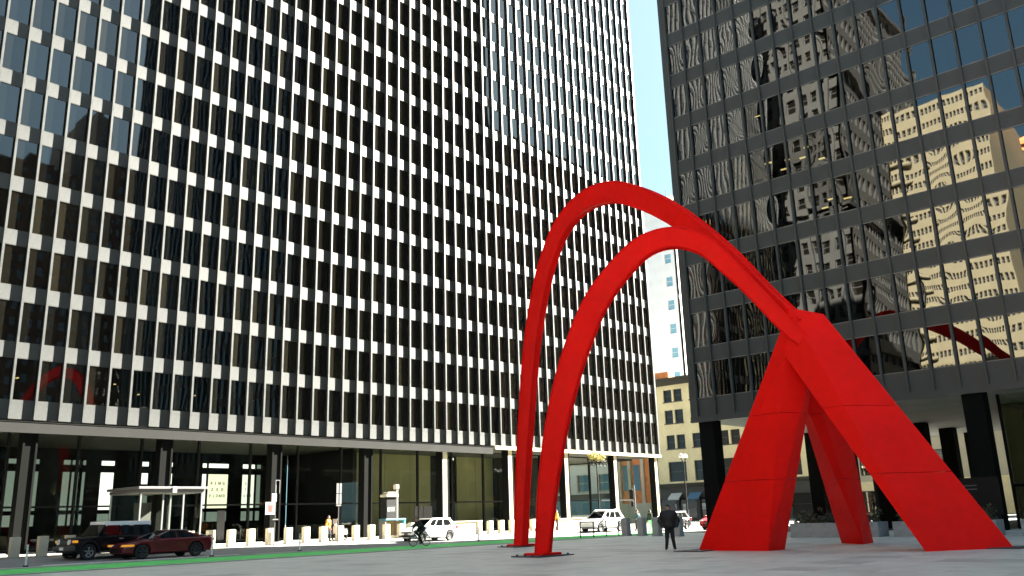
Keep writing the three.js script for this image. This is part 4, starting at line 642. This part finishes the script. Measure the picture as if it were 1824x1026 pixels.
person('pedestrian in a yellow jacket by the low granite wall', stand(.5, .98), { jacket: cloth([.75, .4, .04]), trousers: cloth([.08, .02, .01]) }, [60.7, .25, -50.2], 1, 'distant pedestrians');
person('worker in an orange vest beside the parked scooter', stand(.3, .98), { jacket: cloth([.6, .22, .03]), trousers: dark }, [37.7, .24, -51.9], .4, 'distant pedestrians');
// ---- bicycles and scooter
function bicycle(label, pos, turn) {
  const t = thing('bicycle', label, 'bicycle', pos, turn), r = .34, fm = cloth([.015, .015, .016], .4);
  for (const x of [-.52, .52]) { const g = new THREE.TorusGeometry(r - .02, .022, 8, 36); g.translate(x, r, 0); const w = part('wheel', [g], tyreM, t); const sp = []; for (let k = 0; k < 14; k++) { const a = k / 14 * 6.283; sp.push(bar(V(x, r, 0), V(x + Math.cos(a) * .31, r + Math.sin(a) * .31, 0), .003, .003, 4)); } part('spokes', sp, M.steel, w); part('hub', [cyl(0, -.04, .04, 0, .03, .03, 10).rotateX(Math.PI / 2).translate(x, r, 0)], M.steel, w); part('rim', [new THREE.TorusGeometry(r - .045, .012, 6, 32).translate(x, r, 0)], M.steel, w); }
  const bb = V(.08, .29, 0), seat = V(.22, .82, 0), hd = V(-.36, .86, 0), hb = V(-.4, .7, 0);
  part('frame', [bar(bb, seat, .017), bar(bb, hb, .02), bar(seat.clone().lerp(bb, .12), hd, .017), bar(bb, V(.52, r, .04), .011), bar(bb, V(.52, r, -.04), .011), bar(seat.clone().lerp(bb, .15), V(.52, r, .04), .01), bar(seat.clone().lerp(bb, .15), V(.52, r, -.04), .01)], fm, t);
  part('fork', [bar(hd, V(-.42, .66, 0), .02), bar(V(-.42, .66, .04), V(-.52, r, .04), .012), bar(V(-.42, .66, -.04), V(-.52, r, -.04), .012), bar(V(-.42, .66, -.045), V(-.42, .66, .045), .015)], fm, t);
  part('handlebar', [bar(V(-.36, .86, 0), V(-.38, .98, 0), .014), bar(V(-.38, .98, -.27), V(-.38, .98, .27), .012)], fm, t);
  part('saddle', [rbx(.1, .37, .9, .95, -.06, .06, .024), bar(seat, V(.24, .92, 0), .013)], tyreM, t);
  part('crank', [bar(V(.08, .29, .07), V(.0, .15, .07), .01), bar(V(.08, .29, -.07), V(.16, .43, -.07), .01), rbx(-.05, .05, .13, .15, .07, .17, .008), rbx(.11, .21, .42, .44, -.17, -.07, .008), cyl(0, -.006, .006, 0, .09, .09, 20).rotateX(Math.PI / 2).translate(.08, .29, .05)], M.darkGrey, t);
  return t;
}
{ const x = 36.15, z = -40.6; bicycle('black bicycle ridden along the green lane past the white hatchback', [x, gy(z) + .006, z], 0);
  // rider: figure frame faces +z, so the bicycle's -x is the figure's +z after a quarter turn
  const B = (bxx, y, bz) => V(bz, y, -bxx);       // bicycle (x, y, z) -> figure frame
  const J = { head: B(-.26, 1.56, 0), neck: B(-.16, 1.43, 0), chest: B(-.06, 1.28, 0), pelvis: B(.2, 1.03, 0), sl: B(-.12, 1.37, .17), sr: B(-.12, 1.37, -.17), el: B(-.25, 1.14, .24), er: B(-.25, 1.14, -.24), wl: B(-.36, 1.02, .22), wr: B(-.36, 1.02, -.22), hl: B(.19, .98, .09), hr: B(.19, .98, -.09), kl: B(-.16, .66, .11), kr: B(-.24, .84, -.11), al: B(.05, .25, .12), ar: B(.14, .53, -.12), tl: B(-.1, .19, .12), tr: B(.0, .48, -.12) };
  for (const k in J) J[k].z = J[k].z;
  person('cyclist in dark clothes riding left along the green lane', J, { cell: .014, bulk: 1.12, jacket: cloth([.01, .012, .014]), trousers: cloth([.012, .012, .013]), helmet: cloth([.05, .05, .05], .4) }, [x, gy(z) + .006, z], -Math.PI / 2); }
{ const t = thing('scooter', 'small white and black scooter parked on the pavement beside the worker', 'scooter', [38.9, .24, -52.2], .2), w = carPaint([.6, .6, .58]);
  for (const x of [-.55, .55]) part('wheel', [new THREE.TorusGeometry(.19, .06, 10, 24).translate(x, .25, 0)], tyreM, t);
  part('front_shield', [rbx(-.5, -.36, .35, 1.0, -.22, .22, .06, 3)], w, t); part('seat_body', [rbx(0, .7, .4, .72, -.16, .16, .08, 3)], w, t); part('seat', [rbx(-.02, .68, .725, .83, -.15, .15, .04, 3)], tyreM, t); part('footboard', [rbx(-.4, .05, .27, .34, -.18, .18, .02)], M.darkGrey, t); part('handlebar', [bar(V(-.42, 1.0, 0), V(-.36, 1.15, 0), .03), bar(V(-.36, 1.15, -.32), V(-.36, 1.15, .32), .02)], M.black, t); part('headlight', [rbx(-.5, -.38, 1.0, 1.15, -.1, .1, .03)], headM, t); part('windscreen', [rbx(-.52, -.5, 1.15, 1.5, -.2, .2, .008)], M.steel, t); part('fork', [bar(V(-.42, .6, .07), V(-.55, .25, .07), .025)], M.darkGrey, t); }

{ // crowd barriers standing in the lobby
  const g = 'steel barrier posts in the left lobby', one = thing('barrier_post', 'steel barrier post inside the left lobby, leftmost of its line', 'barrier post', [37.6, .27, -63.2], 0, g);
  part('post', [cyl(0, .02, .98, 0, .035, .035, 10)], M.steel, one); part('base', [cyl(0, 0, .03, 0, .18, .16, 16)], M.steel, one); part('belt_head', [cyl(0, .98, 1.06, 0, .05, .05, 10)], M.darkGrey, one);
  ['second', 'third', 'fourth'].forEach((w, k) => copyOf(one, [39.1 + k * 1.5, .27, -63.2], 0, `steel barrier post inside the left lobby, ${w} from the left of its line`));
  const d = thing('reception_desk', 'dark reception desk in the lobby left of the khaki stone walls', 'desk', [44.5, .27, -64.5]); part('front', [rbx(-1.6, 1.6, 0, 1.05, -.1, .1, .02)], M.darkGrey, d); part('top', [rbx(-1.7, 1.7, 1.055, 1.11, -.5, .2, .02)], M.grey, d);
}
const renderer = new THREE.WebGLRenderer({ antialias: true });
renderer.toneMapping = THREE.LinearToneMapping; renderer.toneMappingExposure = EXPOSURE; renderer.shadowMap.enabled = true;
renderer.setSize(1024, 576);
renderer.render(scene, camera);
